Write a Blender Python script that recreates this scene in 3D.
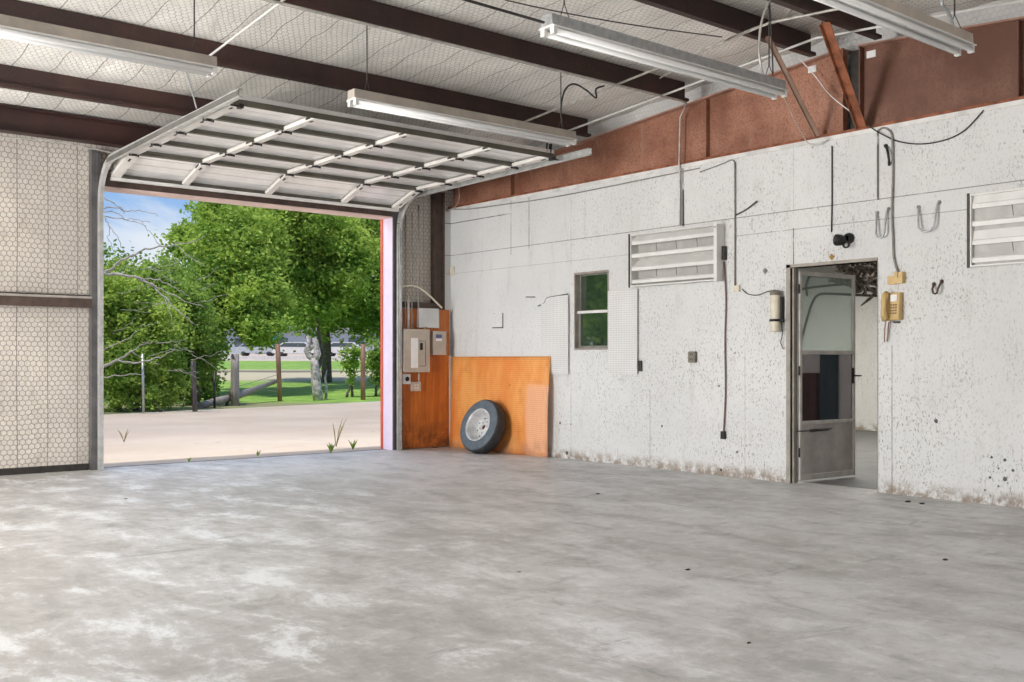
import bpy, math, random
import numpy as np
from mathutils import Vector, Matrix
random.seed(7)
for o in list(bpy.data.objects): bpy.data.objects.remove(o)
C = bpy.context.scene.collection
S = bpy.context.scene
# ------------------------------------------------------------------ camera
YAW = 39.73
cd = bpy.data.cameras.new('camera'); cam = bpy.data.objects.new('camera', cd); C.objects.link(cam)
cd.sensor_width = 36; cd.lens = 36*1025/1024; cd.shift_y = 19/1024; cd.clip_end = 500; cd.clip_start = .05
cam.location = (0, 0, 1.2); cam.rotation_euler = (math.pi/2, 0, -math.radians(YAW))
S.camera = cam
S.view_settings.view_transform = 'Standard'; S.view_settings.look = 'None'
S.view_settings.gamma = 1; S.view_settings.use_curve_mapping = False
S.view_settings.exposure = 0.06
# ------------------------------------------------------------------ lights
SUN, FILL_LEFT, FILL_BACK, FILL_DOOR, NEXT_ROOM = 3.7, 1300, 70, 260, 300
def sun():
    l = bpy.data.lights.new('sun', 'SUN'); l.energy = SUN; l.angle = .01; l.color = (1, .93, .84)
    o = bpy.data.objects.new('sun', l); C.objects.link(o)
    o.rotation_euler = Vector((.40, .10, -.93)).to_track_quat('-Z', 'Y').to_euler()
def area(name, loc, d, sx, sy, e, col=(1, 1, 1)):
    l = bpy.data.lights.new(name, 'AREA'); l.shape = 'RECTANGLE'; l.size = sx; l.size_y = sy; l.energy = e; l.color = col
    o = bpy.data.objects.new(name, l); C.objects.link(o); o.location = loc
    o.rotation_euler = Vector(d).to_track_quat('-Z', 'Z').to_euler()
sun()
area('fill_left_opening', (-3.85, 7.6, 1.7), (1, -.05, .48), 5.6, 3.0, FILL_LEFT, (1, .985, .97))  # added fill in an unseen opening, stands in for daylight from the left
area('fill_back_opening', (1.6, -1.0, 1.7), (0, 1, .1), 5.6, 3.0, FILL_BACK, (1, .985, .97))  # weak added fill behind the camera, in an opening out of view
area('fill_over_driveway', (5.6, 14.6, 5.4), (.12, -1, -.55), 7.0, 3.0, FILL_DOOR, (.93, .97, 1))  # added fill hidden above the door header, brightens the room from outside
area('next_room_fill', (12.4, 7.6, 2.75), (0, 0, -1), 3.0, 6.0, NEXT_ROOM, (1, .97, .92))  # unseen lamp added to brighten the next room
# ------------------------------------------------------------------ node helper
class N:
    def __init__(s, name, tree=None):
        if tree is None:
            s.m = bpy.data.materials.new(name); s.m.use_nodes = True; s.t = s.m.node_tree
        else: s.t = tree
        s.t.nodes.clear()
    def nd(s, ty, **k):
        n = s.t.nodes.new(ty)
        for a, b in k.items(): setattr(n, a, b)
        return n
    def put(s, sock, v):
        if isinstance(v, bpy.types.NodeSocket): s.t.links.new(v, sock)
        elif v is not None:
            try: sock.default_value = v
            except Exception: sock.default_value = tuple(v)[:len(sock.default_value)]
    def math(s, op, a, b=None, c=None):
        n = s.nd('ShaderNodeMath', operation=op)
        for i, v in enumerate((a, b, c)):
            if v is not None: s.put(n.inputs[i], v)
        return n.outputs[0]
    def vm(s, op, a, b=None):
        n = s.nd('ShaderNodeVectorMath', operation=op); s.put(n.inputs[0], a)
        if b is not None: s.put(n.inputs[1], b)
        return n.outputs['Value'] if op in ('DOT_PRODUCT', 'LENGTH') else n.outputs[0]
    def obj(s): return s.nd('ShaderNodeTexCoord').outputs['Object']
    def xyz(s, v):
        n = s.nd('ShaderNodeSeparateXYZ'); s.put(n.inputs[0], v); return n.outputs
    def comb(s, x=0, y=0, z=0):
        n = s.nd('ShaderNodeCombineXYZ')
        for i, v in enumerate((x, y, z)): s.put(n.inputs[i], v)
        return n.outputs[0]
    def scale(s, v, k): return s.vm('MULTIPLY', v, k)
    def noise(s, v, sc, det=4, rough=.5, dist=0):
        n = s.nd('ShaderNodeTexNoise'); s.put(n.inputs['Vector'], v); n.inputs['Scale'].default_value = sc
        n.inputs['Detail'].default_value = det; n.inputs['Roughness'].default_value = rough; n.inputs['Distortion'].default_value = dist
        return n.outputs['Fac']
    def vor(s, v, sc):
        n = s.nd('ShaderNodeTexVoronoi'); s.put(n.inputs['Vector'], v); n.inputs['Scale'].default_value = sc; return n.outputs['Distance']
    def step(s, v, a, b, o0=0, o1=1):
        n = s.nd('ShaderNodeMapRange'); n.interpolation_type = 'SMOOTHSTEP'
        s.put(n.inputs[0], v); n.inputs[1].default_value = a; n.inputs[2].default_value = b
        n.inputs[3].default_value = o0; n.inputs[4].default_value = o1; return n.outputs[0]
    def mix(s, f, a, b, mode='MIX'):
        n = s.nd('ShaderNodeMix', data_type='RGBA', blend_type=mode); s.put(n.inputs[0], f)
        for i, v in ((6, a), (7, b)):
            if isinstance(v, (tuple, list)): v = tuple(v)+(1,) if len(v) == 3 else v
            s.put(n.inputs[i], v)
        return n.outputs[2]
    def bump(s, h, st=.5, d=.01):
        n = s.nd('ShaderNodeBump'); s.put(n.inputs['Height'], h); n.inputs['Strength'].default_value = st; n.inputs['Distance'].default_value = d
        return n.outputs[0]
    def out(s, col, rough=.6, metal=0, normal=None, **k):
        b = s.nd('ShaderNodeBsdfPrincipled')
        if isinstance(col, (tuple, list)): col = tuple(col)+(1,) if len(col) == 3 else col
        s.put(b.inputs['Base Color'], col); s.put(b.inputs['Roughness'], rough); s.put(b.inputs['Metallic'], metal)
        if normal: s.put(b.inputs['Normal'], normal)
        for a, v in k.items(): s.put(b.inputs[a.replace('_', ' ')], v)
        o = s.nd('ShaderNodeOutputMaterial'); s.t.links.new(b.outputs[0], o.inputs[0]); return s.m
    def hexmask(s, x, y, size, w):
        """chicken wire: 1 on the wires; x, y sockets"""
        p = s.comb(s.math('ADD', s.math('DIVIDE', x, size), 500), s.math('ADD', s.math('DIVIDE', y, size*1.0), 500*1.7320508), 0)
        r = (1, 1.7320508, 1); h = (.5, .8660254, .5)
        a = s.vm('SUBTRACT', s.vm('MODULO', p, r), (.5, .8660254, 0)); b = s.vm('SUBTRACT', s.vm('MODULO', s.vm('ADD', p, (.5, .8660254, 0)), r), (.5, .8660254, 0))
        pick = s.math('LESS_THAN', s.vm('LENGTH', a), s.vm('LENGTH', b))
        n = s.nd('ShaderNodeMix', data_type='VECTOR'); s.put(n.inputs[0], pick); s.put(n.inputs[4], b); s.put(n.inputs[5], a)
        q = s.vm('ABSOLUTE', n.outputs[1]); dd = s.math('MAXIMUM', s.xyz(q)[0], s.vm('DOT_PRODUCT', q, (.5, .8660254, 0)))
        return s.step(dd, .5-w, .5-w*.25)
def simple(name, col, rough=.5, metal=0, var=.12, sc=8, **k):
    n = N(name); f = n.noise(n.obj(), sc, 5, .6)
    d = tuple(max(0, c*(1-var*2)) for c in col)
    return n.out(n.mix(n.step(f, .3, .7), d, col), rough, metal, **k)
# world: blue sky with white clouds
w = bpy.data.worlds.new('sky'); S.world = w; w.use_nodes = True
n = N('', w.node_tree); g = n.nd('ShaderNodeTexCoord').outputs['Generated']; X, Y, Z = n.xyz(g)
sky = n.mix(n.step(Z, 0, .55), (.36, .58, .90), (.07, .22, .66))
cl = n.step(n.noise(n.scale(g, (1, 1, 2.6)), 3.1, 7, .58, .3), .47, .62)
low = n.step(n.math('ADD', Z, n.math('MULTIPLY', n.noise(g, 9, 4), .05)), .160, .140)
cl = n.math('MAXIMUM', n.math('MULTIPLY', cl, .85), n.math('MULTIPLY', low, n.step(n.noise(g, 6, 5), .25, .5, .45, .92)))
bg = n.nd('ShaderNodeBackground'); n.put(bg.inputs[0], n.mix(cl, sky, (.86, .90, .95))); bg.inputs[1].default_value = .95
n.t.links.new(bg.outputs[0], n.nd('ShaderNodeOutputWorld').inputs[0])
# ------------------------------------------------------------------ pixel -> point on a real plane
F_, CX_, HY_, H_ = 1025., 512., 360., 1.2
_s, _c = math.sin(math.radians(YAW)), math.cos(math.radians(YAW))
def ray(px, py):
    u = (px-CX_)/F_; return Vector((_s+u*_c, _c-u*_s, (HY_-py)/F_))
O = Vector((0, 0, H_))
def onX(px, py, X=8.48): r = ray(px, py); return O+r*(X/r.x)
def onY(px, py, Y=11.5): r = ray(px, py); return O+r*(Y/r.y)
def onZ(px, py, Z=0.): r = ray(px, py); return O+r*((Z-H_)/r.z)
def onD(px, py, d): return O+ray(px, py)*d
# ------------------------------------------------------------------ mesh helper
class MB:
    def __init__(s): s.v = []; s.f = []; s.sm = []
    def add(s, vs, fs, smooth=False):
        o = len(s.v); s.v += [tuple(v) for v in vs]; s.f += [tuple(i+o for i in f) for f in fs]; s.sm += [smooth]*len(fs); return s
    def box(s, a, b):
        x0, x1 = sorted((a[0], b[0])); y0, y1 = sorted((a[1], b[1])); z0, z1 = sorted((a[2], b[2]))
        return s.add([(x0,y0,z0),(x1,y0,z0),(x1,y1,z0),(x0,y1,z0),(x0,y0,z1),(x1,y0,z1),(x1,y1,z1),(x0,y1,z1)],
                     [(0,3,2,1),(4,5,6,7),(0,1,5,4),(1,2,6,5),(2,3,7,6),(3,0,4,7)])
    def rbox(s, a, b, r=.004, ax=0):
        """box with its four edges along axis ax rounded off (chamfer)"""
        lo = [min(a[i], b[i]) for i in range(3)]; hi = [max(a[i], b[i]) for i in range(3)]
        i, j = [k for k in range(3) if k != ax]
        pts = []
        for (cx, cy, t0) in ((hi[i]-r, hi[j]-r, 0), (lo[i]+r, hi[j]-r, 90), (lo[i]+r, lo[j]+r, 180), (hi[i]-r, lo[j]+r, 270)):
            for t in (0, 45, 90):
                t = math.radians(t0+t); pts.append((cx+r*math.cos(t), cy+r*math.sin(t)))
        vs = []
        for e in (lo[ax], hi[ax]):
            for p in pts:
                v = [0, 0, 0]; v[ax] = e; v[i] = p[0]; v[j] = p[1]; vs.append(v)
        m = len(pts); return s.add(vs, [tuple(range(m))[::-1], tuple(range(m, 2*m))]+[(k, (k+1) % m, m+(k+1) % m, m+k) for k in range(m)])
    def bar(s, p, q, w, t, up=(0, 0, 1)):
        """rectangular bar from p to q, w wide (sideways) and t thick (along up)"""
        p = Vector(p); q = Vector(q); d = (q-p).normalized(); a = d.cross(Vector(up)).normalized()*w/2; b = a.cross(d).normalized()*t/2
        vs = [p+a+b, p-a+b, p-a-b, p+a-b, q+a+b, q-a+b, q-a-b, q+a-b]
        return s.add(vs, [(0,1,2,3),(7,6,5,4),(0,4,5,1),(1,5,6,2),(2,6,7,3),(3,7,4,0)])
    def tube(s, pts, r, n=8, cap=True):
        pts = [Vector(p) for p in pts]; rs = r if isinstance(r, (list, tuple)) else [r]*len(pts)
        base = len(s.v); ref = None; rings = []
        for i, p in enumerate(pts):
            d = ((pts[min(i+1, len(pts)-1)]-pts[max(i-1, 0)])).normalized()
            if ref is None: ref = d.orthogonal().normalized()
            ref = (ref-d*ref.dot(d)).normalized(); b = d.cross(ref)
            rings += [p+(ref*math.cos(2*math.pi*k/n)+b*math.sin(2*math.pi*k/n))*rs[i] for k in range(n)]
        fs = [(i*n+k, i*n+(k+1) % n, (i+1)*n+(k+1) % n, (i+1)*n+k) for i in range(len(pts)-1) for k in range(n)]
        s.add(rings, fs, True)
        if cap: s.add([], []); s.f += [tuple(base+k for k in range(n))[::-1], tuple(base+(len(pts)-1)*n+k for k in range(n))]; s.sm += [False]*2
        return s
    def lathe(s, prof, c, ax, n=40):
        """profile [(radius, offset along ax)] spun about ax through c"""
        ax = Vector(ax).normalized(); a = ax.orthogonal().normalized(); b = ax.cross(a); c = Vector(c)
        vs = [c+ax*h+(a*math.cos(2*math.pi*k/n)+b*math.sin(2*math.pi*k/n))*r for r, h in prof for k in range(n)]
        return s.add(vs, [(i*n+k, i*n+(k+1) % n, (i+1)*n+(k+1) % n, (i+1)*n+k) for i in range(len(prof)-1) for k in range(n)], True)
    def disc(s, c, ax, r, n=16):
        ax = Vector(ax).normalized(); a = ax.orthogonal().normalized(); b = ax.cross(a); c = Vector(c)
        return s.add([c+(a*math.cos(2*math.pi*k/n)+b*math.sin(2*math.pi*k/n))*r for k in range(n)], [tuple(range(n))])
    def prism(s, poly, axis, a, b):
        """polygon (2D) extruded along axis from a to b"""
        i, j = [k for k in range(3) if k != axis]; vs = []
        for e in (a, b):
            for p in poly:
                v = [0, 0, 0]; v[axis] = e; v[i] = p[0]; v[j] = p[1]; vs.append(v)
        m = len(poly); return s.add(vs, [tuple(range(m))[::-1], tuple(range(m, 2*m))]+[(k, (k+1) % m, m+(k+1) % m, m+k) for k in range(m)])
    def build(s, name, mat, parent=None, origin=True, solid=0, bevel=0):
        me = bpy.data.meshes.new(name); vs = np.array(s.v, dtype=float)
        if parent is not None:
            w = Vector((0, 0, 0)); p = parent
            while p: w += p.location; p = p.parent
            loc = Vector((0, 0, 0)); vs = vs-np.array(w)
        elif origin:
            loc = Vector(((vs[:, 0].min()+vs[:, 0].max())/2, (vs[:, 1].min()+vs[:, 1].max())/2, vs[:, 2].min())); vs = vs-np.array(loc)
        else: loc = Vector((0, 0, 0))
        me.from_pydata(vs.tolist(), [], s.f); me.polygons.foreach_set('use_smooth', s.sm); me.materials.append(mat); me.update()
        import bmesh
        if len(s.f) < 20000:
            bm = bmesh.new(); bm.from_mesh(me); bmesh.ops.recalc_face_normals(bm, faces=bm.faces); bm.to_mesh(me); bm.free()
        o = bpy.data.objects.new(name, me); C.objects.link(o); o.location = loc
        if parent is not None: o.parent = parent
        if bevel:
            b = o.modifiers.new('b', 'BEVEL'); b.width = bevel; b.segments = 2; b.limit_method = 'ANGLE'
        return o
def tag(o, label, cat, group=None, kind=None):
    o['label'] = label; o['category'] = cat
    if group: o['group'] = group
    if kind: o['kind'] = kind
    return o
def thing(name, loc, label, cat, group=None):
    o = bpy.data.objects.new(name, None); C.objects.link(o); o.location = loc; o.empty_display_size = .1
    return tag(o, label, cat, group)
def struct(o): o['kind'] = 'structure'; return o
def holder(name, loc):
    o = bpy.data.objects.new(name, None); C.objects.link(o); o.location = loc; o['kind'] = 'structure'; return o
def dup(o, parent=None):
    c = o.copy(); C.objects.link(c)
    if parent: c.parent = parent
    for ch in [x for x in bpy.data.objects if x.parent == o]: dup(ch, c)
    return c
# ------------------------------------------------------------------ building numbers
XR, YF, YB, XL = 8.48, 11.6, -1.15, -4.0
RIDGE = 5.35
def zr(y): return 3.60+.083*(11.5-y) if y > RIDGE else 3.60+.083*(11.5-RIDGE)-.083*(RIDGE-y)   # underside of the purlins
def zc(y): return zr(y)+.225                                                                # underside of the insulation
# ------------------------------------------------------------------ materials
def mat_wall(name='painted_wall_board', seams=(), tint=(.715, .715, .705)):
    n = N(name); v = n.obj(); x, y, z = n.xyz(v)
    big = n.noise(v, .7, 4, .6); col = n.mix(n.step(big, .3, .72), tuple(c*.90 for c in tint), tint)
    for_s = n.noise(n.scale(v, (1, 1.3, .35)), 5, 6, .7)
    col = n.mix(n.step(for_s, .52, .78, 0, .55), col, (.52, .51, .48))
    up = n.step(z, .3, 2.9, 1, .75)
    gy = n.step(y, 11, 7.5, .35, 1); grit = n.noise(n.scale(v, (1, 1.6, .9)), 38, 5, .75, .4)
    patch = n.noise(v, 1.6, 4, .6)
    col = n.mix(n.math('MULTIPLY', n.step(grit, .535, .64), n.math('MULTIPLY', n.math('MULTIPLY', up, gy), n.step(patch,   .34, .60, .30, .95))), col, (.22, .205, .18))
    chip = n.vor(n.vm('ADD', v, n.scale(n.comb(n.noise(v, 9), n.noise(v, 11), n.noise(v, 13)), (.16, .16, .16))), 5.5)
    lim = n.step(n.noise(v, 1.1, 3), .35, .7, .0, .055)
    col = n.mix(n.math('MULTIPLY', n.math('LESS_THAN', chip, lim), .85), col, (.10, .085, .07))
    scr = n.noise(n.scale(v, (1, 3.5, .6)), 7, 4, .7)
    low = n.math('MULTIPLY', n.step(z, 2.2, .3), n.step(y, 7.8, 6.8))
    col = n.mix(n.math('MULTIPLY', n.step(scr, .62, .70), n.step(z, 2.4, .5, .15, .55)), col, (.36, .33, .29))
    foot = n.math('MULTIPLY', n.step(z, .16, .02), n.step(n.noise(n.scale(v, (1, 2, 2)), 4, 5, .7), .38, .58))
    col = n.mix(n.math('MULTIPLY', foot, .8), col, (.20, .13, .07))
    m = None
    for (y0, z0, y1, z1, w_, k) in seams:
        if abs(y0-y1) < 1e-4: a = n.math('MULTIPLY', n.math('COMPARE', y, y0, w_), n.math('COMPARE', z, (z0+z1)/2, abs(z1-z0)/2))
        else: a = n.math('MULTIPLY', n.math('COMPARE', z, z0, w_), n.math('COMPARE', y, (y0+y1)/2, abs(y1-y0)/2))
        a = n.math('MULTIPLY', a, n.step(n.noise(v, 6, 3), .3, .5, k*.35, k)); m = a if m is None else n.math('MAXIMUM', m, a)
    if m: col = n.mix(m, col, (.09, .08, .07))
    for (hy, hz, hr) in (holes if seams else ()):
        dd = n.vm('LENGTH', n.comb(0, n.math('SUBTRACT', y, hy), n.math('SUBTRACT', z, hz)))
        col = n.mix(n.math('MULTIPLY', n.math('LESS_THAN', n.math('ADD', dd, n.math('MULTIPLY', n.math('SUBTRACT', n.noise(v, 30), .5), .02)), hr), .9), col, (.04, .035, .03))
    h = n.math('ADD', n.math('MULTIPLY', grit, .6), n.math('MULTIPLY', n.noise(v, 120, 2), .3))
    return n.out(col, .75, 0, n.bump(h, .35, .01))
def mat_insul(name, ax, size=.05, tint=(.70, .665, .615), ribs=None, wire=.55):
    """faced insulation behind chicken wire; ax = which two axes span the surface"""
    n = N(name); v = n.obj(); a = n.xyz(v); x, y = a[ax[0]], a[ax[1]]
    wob = n.noise(v, 2.2, 3)
    xx = n.math('ADD', x, n.math('MULTIPLY', wob, .06)); yy = n.math('ADD', y, n.math('MULTIPLY', n.noise(v, 1.7, 3), .06))
    mk = n.hexmask(xx, yy, size, .11)
    col = n.mix(n.step(n.noise(v, 1.1, 5, .6), .35, .7), tuple(c*.82 for c in tint), tint)
    col = n.mix(n.step(n.noise(n.scale(v, (3, 1, 1)), 2.1, 5, .65), .60, .78, 0, .4), col, (.36, .30, .22))
    if ribs:
        fr = n.math('FRACT', n.math('DIVIDE', n.math('ADD', x, n.math('MULTIPLY', n.noise(v, .6, 2), .03)), ribs))
        rb = n.math('LESS_THAN', n.math('ABSOLUTE', n.math('SUBTRACT', fr, .5)), .012 if ribs > .5 else .014)
        col = n.mix(n.math('MULTIPLY', rb, .75), col, (.12, .10, .08))
    col = n.mix(n.math('MULTIPLY', mk, wire), col, (.16, .14, .12))
    pil = n.math('SUBTRACT', 0, mk)
    h = n.math('ADD', n.math('MULTIPLY', pil, .3), n.math('MULTIPLY', n.noise(n.scale(v, (1, 1, 1)), 3.0, 4, .6, .8), 2.2))
    return n.out(col, .55, 0, n.bump(h, .5, .03))
def mat_rust(name='rust_primer_steel', k=1.):
    n = N(name); v = n.obj(); x, y, z = n.xyz(v)
    col = n.mix(n.step(n.noise(v, 1.3, 5, .6), .35, .68), (.24*k, .092*k, .052*k), (.43*k, .205*k, .13*k))
    col = n.mix(n.step(n.noise(v, 48, 4, .8), .46, .62, 0, .6), col, (.12, .05, .03))
    col = n.mix(n.step(n.noise(n.scale(v, (1, 2.2, .5)), 3.1, 4, .65), .55, .8, 0, .5), col, (.46*k, .29*k, .21*k))
    return n.out(col, .6, 0, n.bump(n.noise(v, 60, 3), .2, .004))
def mat_purlin():
    n = N('red_oxide_purlin'); v = n.obj()
    col = n.mix(n.step(n.noise(v, 1.0, 4, .6), .35, .7), (.030, .015, .013), (.066, .028, .023))
    col = n.mix(n.step(n.noise(v, 130, 2, .7), .55, .72, 0, .5), col, (.15, .10, .085))
    return n.out(col, .55)
def mat_floor():
    n = N('worn_concrete'); v = n.obj()
    s1 = n.noise(n.scale(v, (1.0, .8, 1)), .55, 5, .6, .2)
    s2 = n.noise(n.scale(n.vm('ADD', v, (4, 7, 0)), (1.5, .75, 1)), 1.9, 9, .74, .25)
    s3 = n.noise(n.scale(v, (.7, 1.0, 1)), 9, 7, .78, .2)
    x, y, z = n.xyz(v)
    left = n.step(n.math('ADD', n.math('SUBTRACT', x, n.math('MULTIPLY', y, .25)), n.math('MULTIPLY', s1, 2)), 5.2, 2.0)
    col = n.mix(n.step(s1, .34, .66), (.47, .46, .445), (.60, .595, .585))
    col = n.mix(n.step(s2, .34, .52, .75, 0), col, (.34, .335, .32))
    col = n.mix(n.math('MULTIPLY', n.step(s2, .50, .64), n.math('ADD', n.math('MULTIPLY', left, .75), .2)), col, (.86, .88, .90))  # cool white patches, mostly left, paint the doorway sheen into the concrete
    col = n.mix(n.step(s3, .52, .66, 0, .35), col, (.74, .74, .74))
    col = n.mix(n.step(s3, .46, .36, 0, .35), col, (.30, .295, .28))
    sk = n.noise(n.scale(v, (.45, 1.9, 1)), 2.2, 6, .7, .5)
    col = n.mix(n.step(sk, .60, .70, 0, .6), col, (.21, .21, .21))
    sk2 = n.noise(n.scale(n.vm('ADD', v, (9, 3, 0)), (2.6, .6, 1)), 1.6, 6, .7, .3)
    col = n.mix(n.step(sk2, .63, .70, 0, .5), col, (.24, .24, .235))
    sp = n.vor(n.vm('ADD', v, n.scale(n.comb(n.noise(v, 5), n.noise(v, 6), 0), (.1, .1, 0))), 2.2)
    col = n.mix(n.math('LESS_THAN', sp, .028), col, (.06, .055, .05))
    gr = n.noise(v, 90, 3, .7); col = n.mix(n.step(gr, .5, .75, 0, .3), col, (.30, .29, .28))
    ro = n.math('ADD', n.step(s2, .35, .65, .55, .34), n.step(s3, .4, .7, .12, -.05))
    h = n.math('ADD', n.math('MULTIPLY', s3, .7), n.math('MULTIPLY', gr, .25))
    return n.out(col, ro, 0, n.bump(h, .25, .008), Specular_IOR_Level=.45)
def mat_wood(name, a, b, vertical=2, rough=.6, stain=None, dots=None):
    n = N(name); v = n.obj(); sc = [9, 9, 9]; sc[vertical] = .8
    g = n.noise(n.scale(v, sc), 1.6, 6, .65, .8); col = n.mix(n.step(g, .3, .7), a, b)
    col = n.mix(n.step(n.noise(v, 2.3, 4, .6), .45, .75, 0, .6), col, tuple(c*.75 for c in a))
    x, y, z = n.xyz(v)
    if stain:
        f = n.math('MULTIPLY', n.step(z, stain[0], 0), n.step(n.noise(v, 4, 5, .7), .35, .6)); col = n.mix(n.math('MULTIPLY', f, .85), col, stain[1])
    return n.out(col, rough)
M = {}
M['white_steel'] = simple('white_painted_steel', (.78, .77, .74), .4, 0, .06, 5)
M['door_skin'] = simple('ribbed_door_skin', (.90, .89, .87), .35, .25, .05, 4)
M['door_steel'] = simple('pale_door_steel', (.80, .77, .72), .42, 0, .08, 4)
M['galv'] = simple('galvanised_steel', (.52, .54, .55), .38, .6, .15, 20)
M['track'] = simple('track_steel', (.62, .62, .60), .4, .4, .15, 12)
M['dark_steel'] = simple('dark_steel', (.05, .045, .04), .5, .3, .2, 20)
M['brown_steel'] = simple('brown_painted_steel', (.10, .065, .05), .55, 0, .2, 8)
M['grey_jamb'] = simple('grey_jamb_steel', (.15, .145, .145), .5, .3, .2, 6)
M['lavender'] = simple('pale_lavender_paint', (.80, .68, .82), .5, 0, .04, 3)
M['red_trim'] = simple('red_trim_paint', (.70, .12, .07), .5, 0, .1, 5)
M['pink'] = simple('pale_pink_paint', (.82, .62, .56), .5, 0, .05, 3)
M['black'] = simple('black_plastic', (.012, .011, .01), .5, 0, .2, 20)
M['wire'] = simple('dark_wire', (.05, .045, .04), .6, 0, .2, 20)
M['grey_wire'] = simple('grey_wire', (.30, .28, .25), .6, 0, .2, 20)
M['conduit'] = simple('old_conduit', (.62, .59, .54), .45, .3, .2, 12)
M['lamp_body'] = simple('beige_lamp_steel', (.48, .43, .37), .5, 0, .12, 6)
M['beige_box'] = simple('beige_enamel', (.52, .46, .38), .45, 0, .08, 6)
M['grey_box'] = simple('grey_enamel', (.60, .61, .60), .45, 0, .06, 6)
M['beige_plastic'] = simple('yellowed_plastic', (.62, .43, .17), .4, 0, .06, 12)
M['beige_dark'] = simple('brown_plastic', (.20, .13, .06), .5, 0, .06, 12)
M['cream'] = simple('cream_enamel', (.74, .68, .54), .4, 0, .08, 9)
M['paper'] = simple('white_paper', (.85, .85, .84), .7, 0, .03, 9)
M['shaded_rail'] = simple('shaded_rail_steel', (.14, .13, .10), .5, .1, .15, 6); M['track_web'] = simple('dull_track_web', (.16, .155, .14), .5, .2, .15, 8)  # door rails coloured dark olive so their room side looks in shade
M['rust'] = mat_rust(); M['rust_dark'] = mat_rust('dark_rusty_steel', .55); M['purlin'] = mat_purlin(); M['floor'] = mat_floor()
M['flange'] = simple('faded_rust_flange', (.46, .25, .18), .6, 0, .2, 6); M['rust_bar'] = simple('bright_rust_bar', (.36, .12, .055), .7, 0, .3, 9)
M['brass'] = simple('brass', (.45, .28, .09), .45, .4, .2, 30)
M['insul_wall'] = mat_insul('wire_netted_wall_insulation', (0, 2), .060, (.68, .62, .55), ribs=.305, wire=.62)
M['insul_ceil'] = mat_insul('wire_netted_roof_insulation', (0, 1), .055, (.93, .90, .84), ribs=.335, wire=.36)
M['insul_gable'] = mat_insul('plain_gable_insulation', (1, 2), .055, (.72, .72, .70), wire=.1)
M['plywood'] = mat_wood('orange_plywood', (.40, .10, .018), (.62, .19, .03), 2, .5, (.55, (.07, .03, .015)))
M['greywood'] = mat_wood('weathered_wood', (.20, .18, .16), (.36, .33, .29))
M['redwood'] = mat_wood('reddish_post_wood', (.20, .10, .06), (.34, .20, .13))
M['darkwood'] = mat_wood('dark_post_wood', (.06, .05, .045), (.13, .115, .10))
def mat_pegboard(name, base, stains=None, hole=(.08, .05, .03), k=.8):
    n = N(name); v = n.obj(); x, y, z = n.xyz(v)
    f1 = n.math('SUBTRACT', n.math('FRACT', n.math('DIVIDE', y, .0254)), .5); f2 = n.math('SUBTRACT', n.math('FRACT', n.math('DIVIDE', z, .0254)), .5)
    r = n.math('SQRT', n.math('ADD', n.math('MULTIPLY', f1, f1), n.math('MULTIPLY', f2, f2)))
    if stains:
        c1 = n.mix(n.step(n.noise(n.scale(v, (1, 1.5, .7)), 1.5, 4, .6), .35, .65), base, (.88, .40, .11))
        c1 = n.mix(n.math('MULTIPLY', n.step(n.noise(v, 2.6, 4, .6), .5, .75), .5), c1, (.55, .17, .03))
        pale = n.math('MULTIPLY', n.step(n.math('ADD', y, n.math('MULTIPLY', n.noise(v, 4), .12)), -.50, -.60), n.step(n.math('ADD', z, n.math('MULTIPLY', n.noise(v, 5), .08)), .96, .90))
        c1 = n.mix(n.math('MULTIPLY', pale, .8), c1, (.85, .45, .26))
        c1 = n.mix(n.math('MULTIPLY', n.step(z, .35, 0), n.step(n.noise(v, 3, 4), .4, .6, 0, .7)), c1, (.55, .27, .16))
        c1 = n.mix(n.math('LESS_THAN', n.vor(v, 6), .07), c1, (.15, .07, .03))
    else: c1 = n.mix(n.step(n.noise(v, 3, 4), .35, .7), tuple(c*.93 for c in base), base)
    return n.out(n.mix(n.math('MULTIPLY', n.math('LESS_THAN', r, .16), k), c1, hole), .6)
M['peg_orange'] = mat_pegboard('orange_pegboard', (.78, .25, .05), True, (.25, .09, .02))
M['peg_white'] = mat_pegboard('white_pegboard', (.73, .725, .71), None, (.16, .15, .14), .85)
def mat_glass(name, tint, gloss, clear, rough=.02, base=(.02, .04, .03)):
    """old glass: reflects, lets part through, and dust gives it a body colour"""
    n = N(name); d = n.nd('ShaderNodeBsdfDiffuse'); d.inputs[0].default_value = base+(1,)
    t = n.nd('ShaderNodeBsdfTransparent'); t.inputs[0].default_value = tint+(1,)
    gl = n.nd('ShaderNodeBsdfGlossy'); gl.inputs[1].default_value = rough; gl.inputs[0].default_value = (.9, .95, .92, 1)
    a = n.nd('ShaderNodeMixShader'); a.inputs[0].default_value = clear; n.t.links.new(d.outputs[0], a.inputs[1]); n.t.links.new(t.outputs[0], a.inputs[2])
    b = n.nd('ShaderNodeMixShader'); b.inputs[0].default_value = gloss; n.t.links.new(a.outputs[0], b.inputs[1]); n.t.links.new(gl.outputs[0], b.inputs[2])
    o = n.nd('ShaderNodeOutputMaterial'); n.t.links.new(b.outputs[0], o.inputs[0]); return n.m
M['window_glass'] = mat_glass('green_window_glass', (.3, .5, .36), .30, .16, .03, (.035, .06, .04))
M['door_glass'] = mat_glass('dusty_door_glass', (.92, .97, .95), .05, .80, .03, (.5, .56, .54))
M['screen'] = mat_glass('dark_insect_screen', (.62, .60, .62), .02, .75, .3, (.05, .05, .055))
def mat_emit(name, col, st):
    n = N(name); return n.out(col, .3, 0, Emission_Color=col+(1,), Emission_Strength=st)
M['tube'] = simple('fluorescent_tube', (.93, .93, .92), .18, 0, .01, 3)
M['rubber'] = simple('tyre_rubber', (.035, .038, .042), .65, 0, .2, 20)
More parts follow.
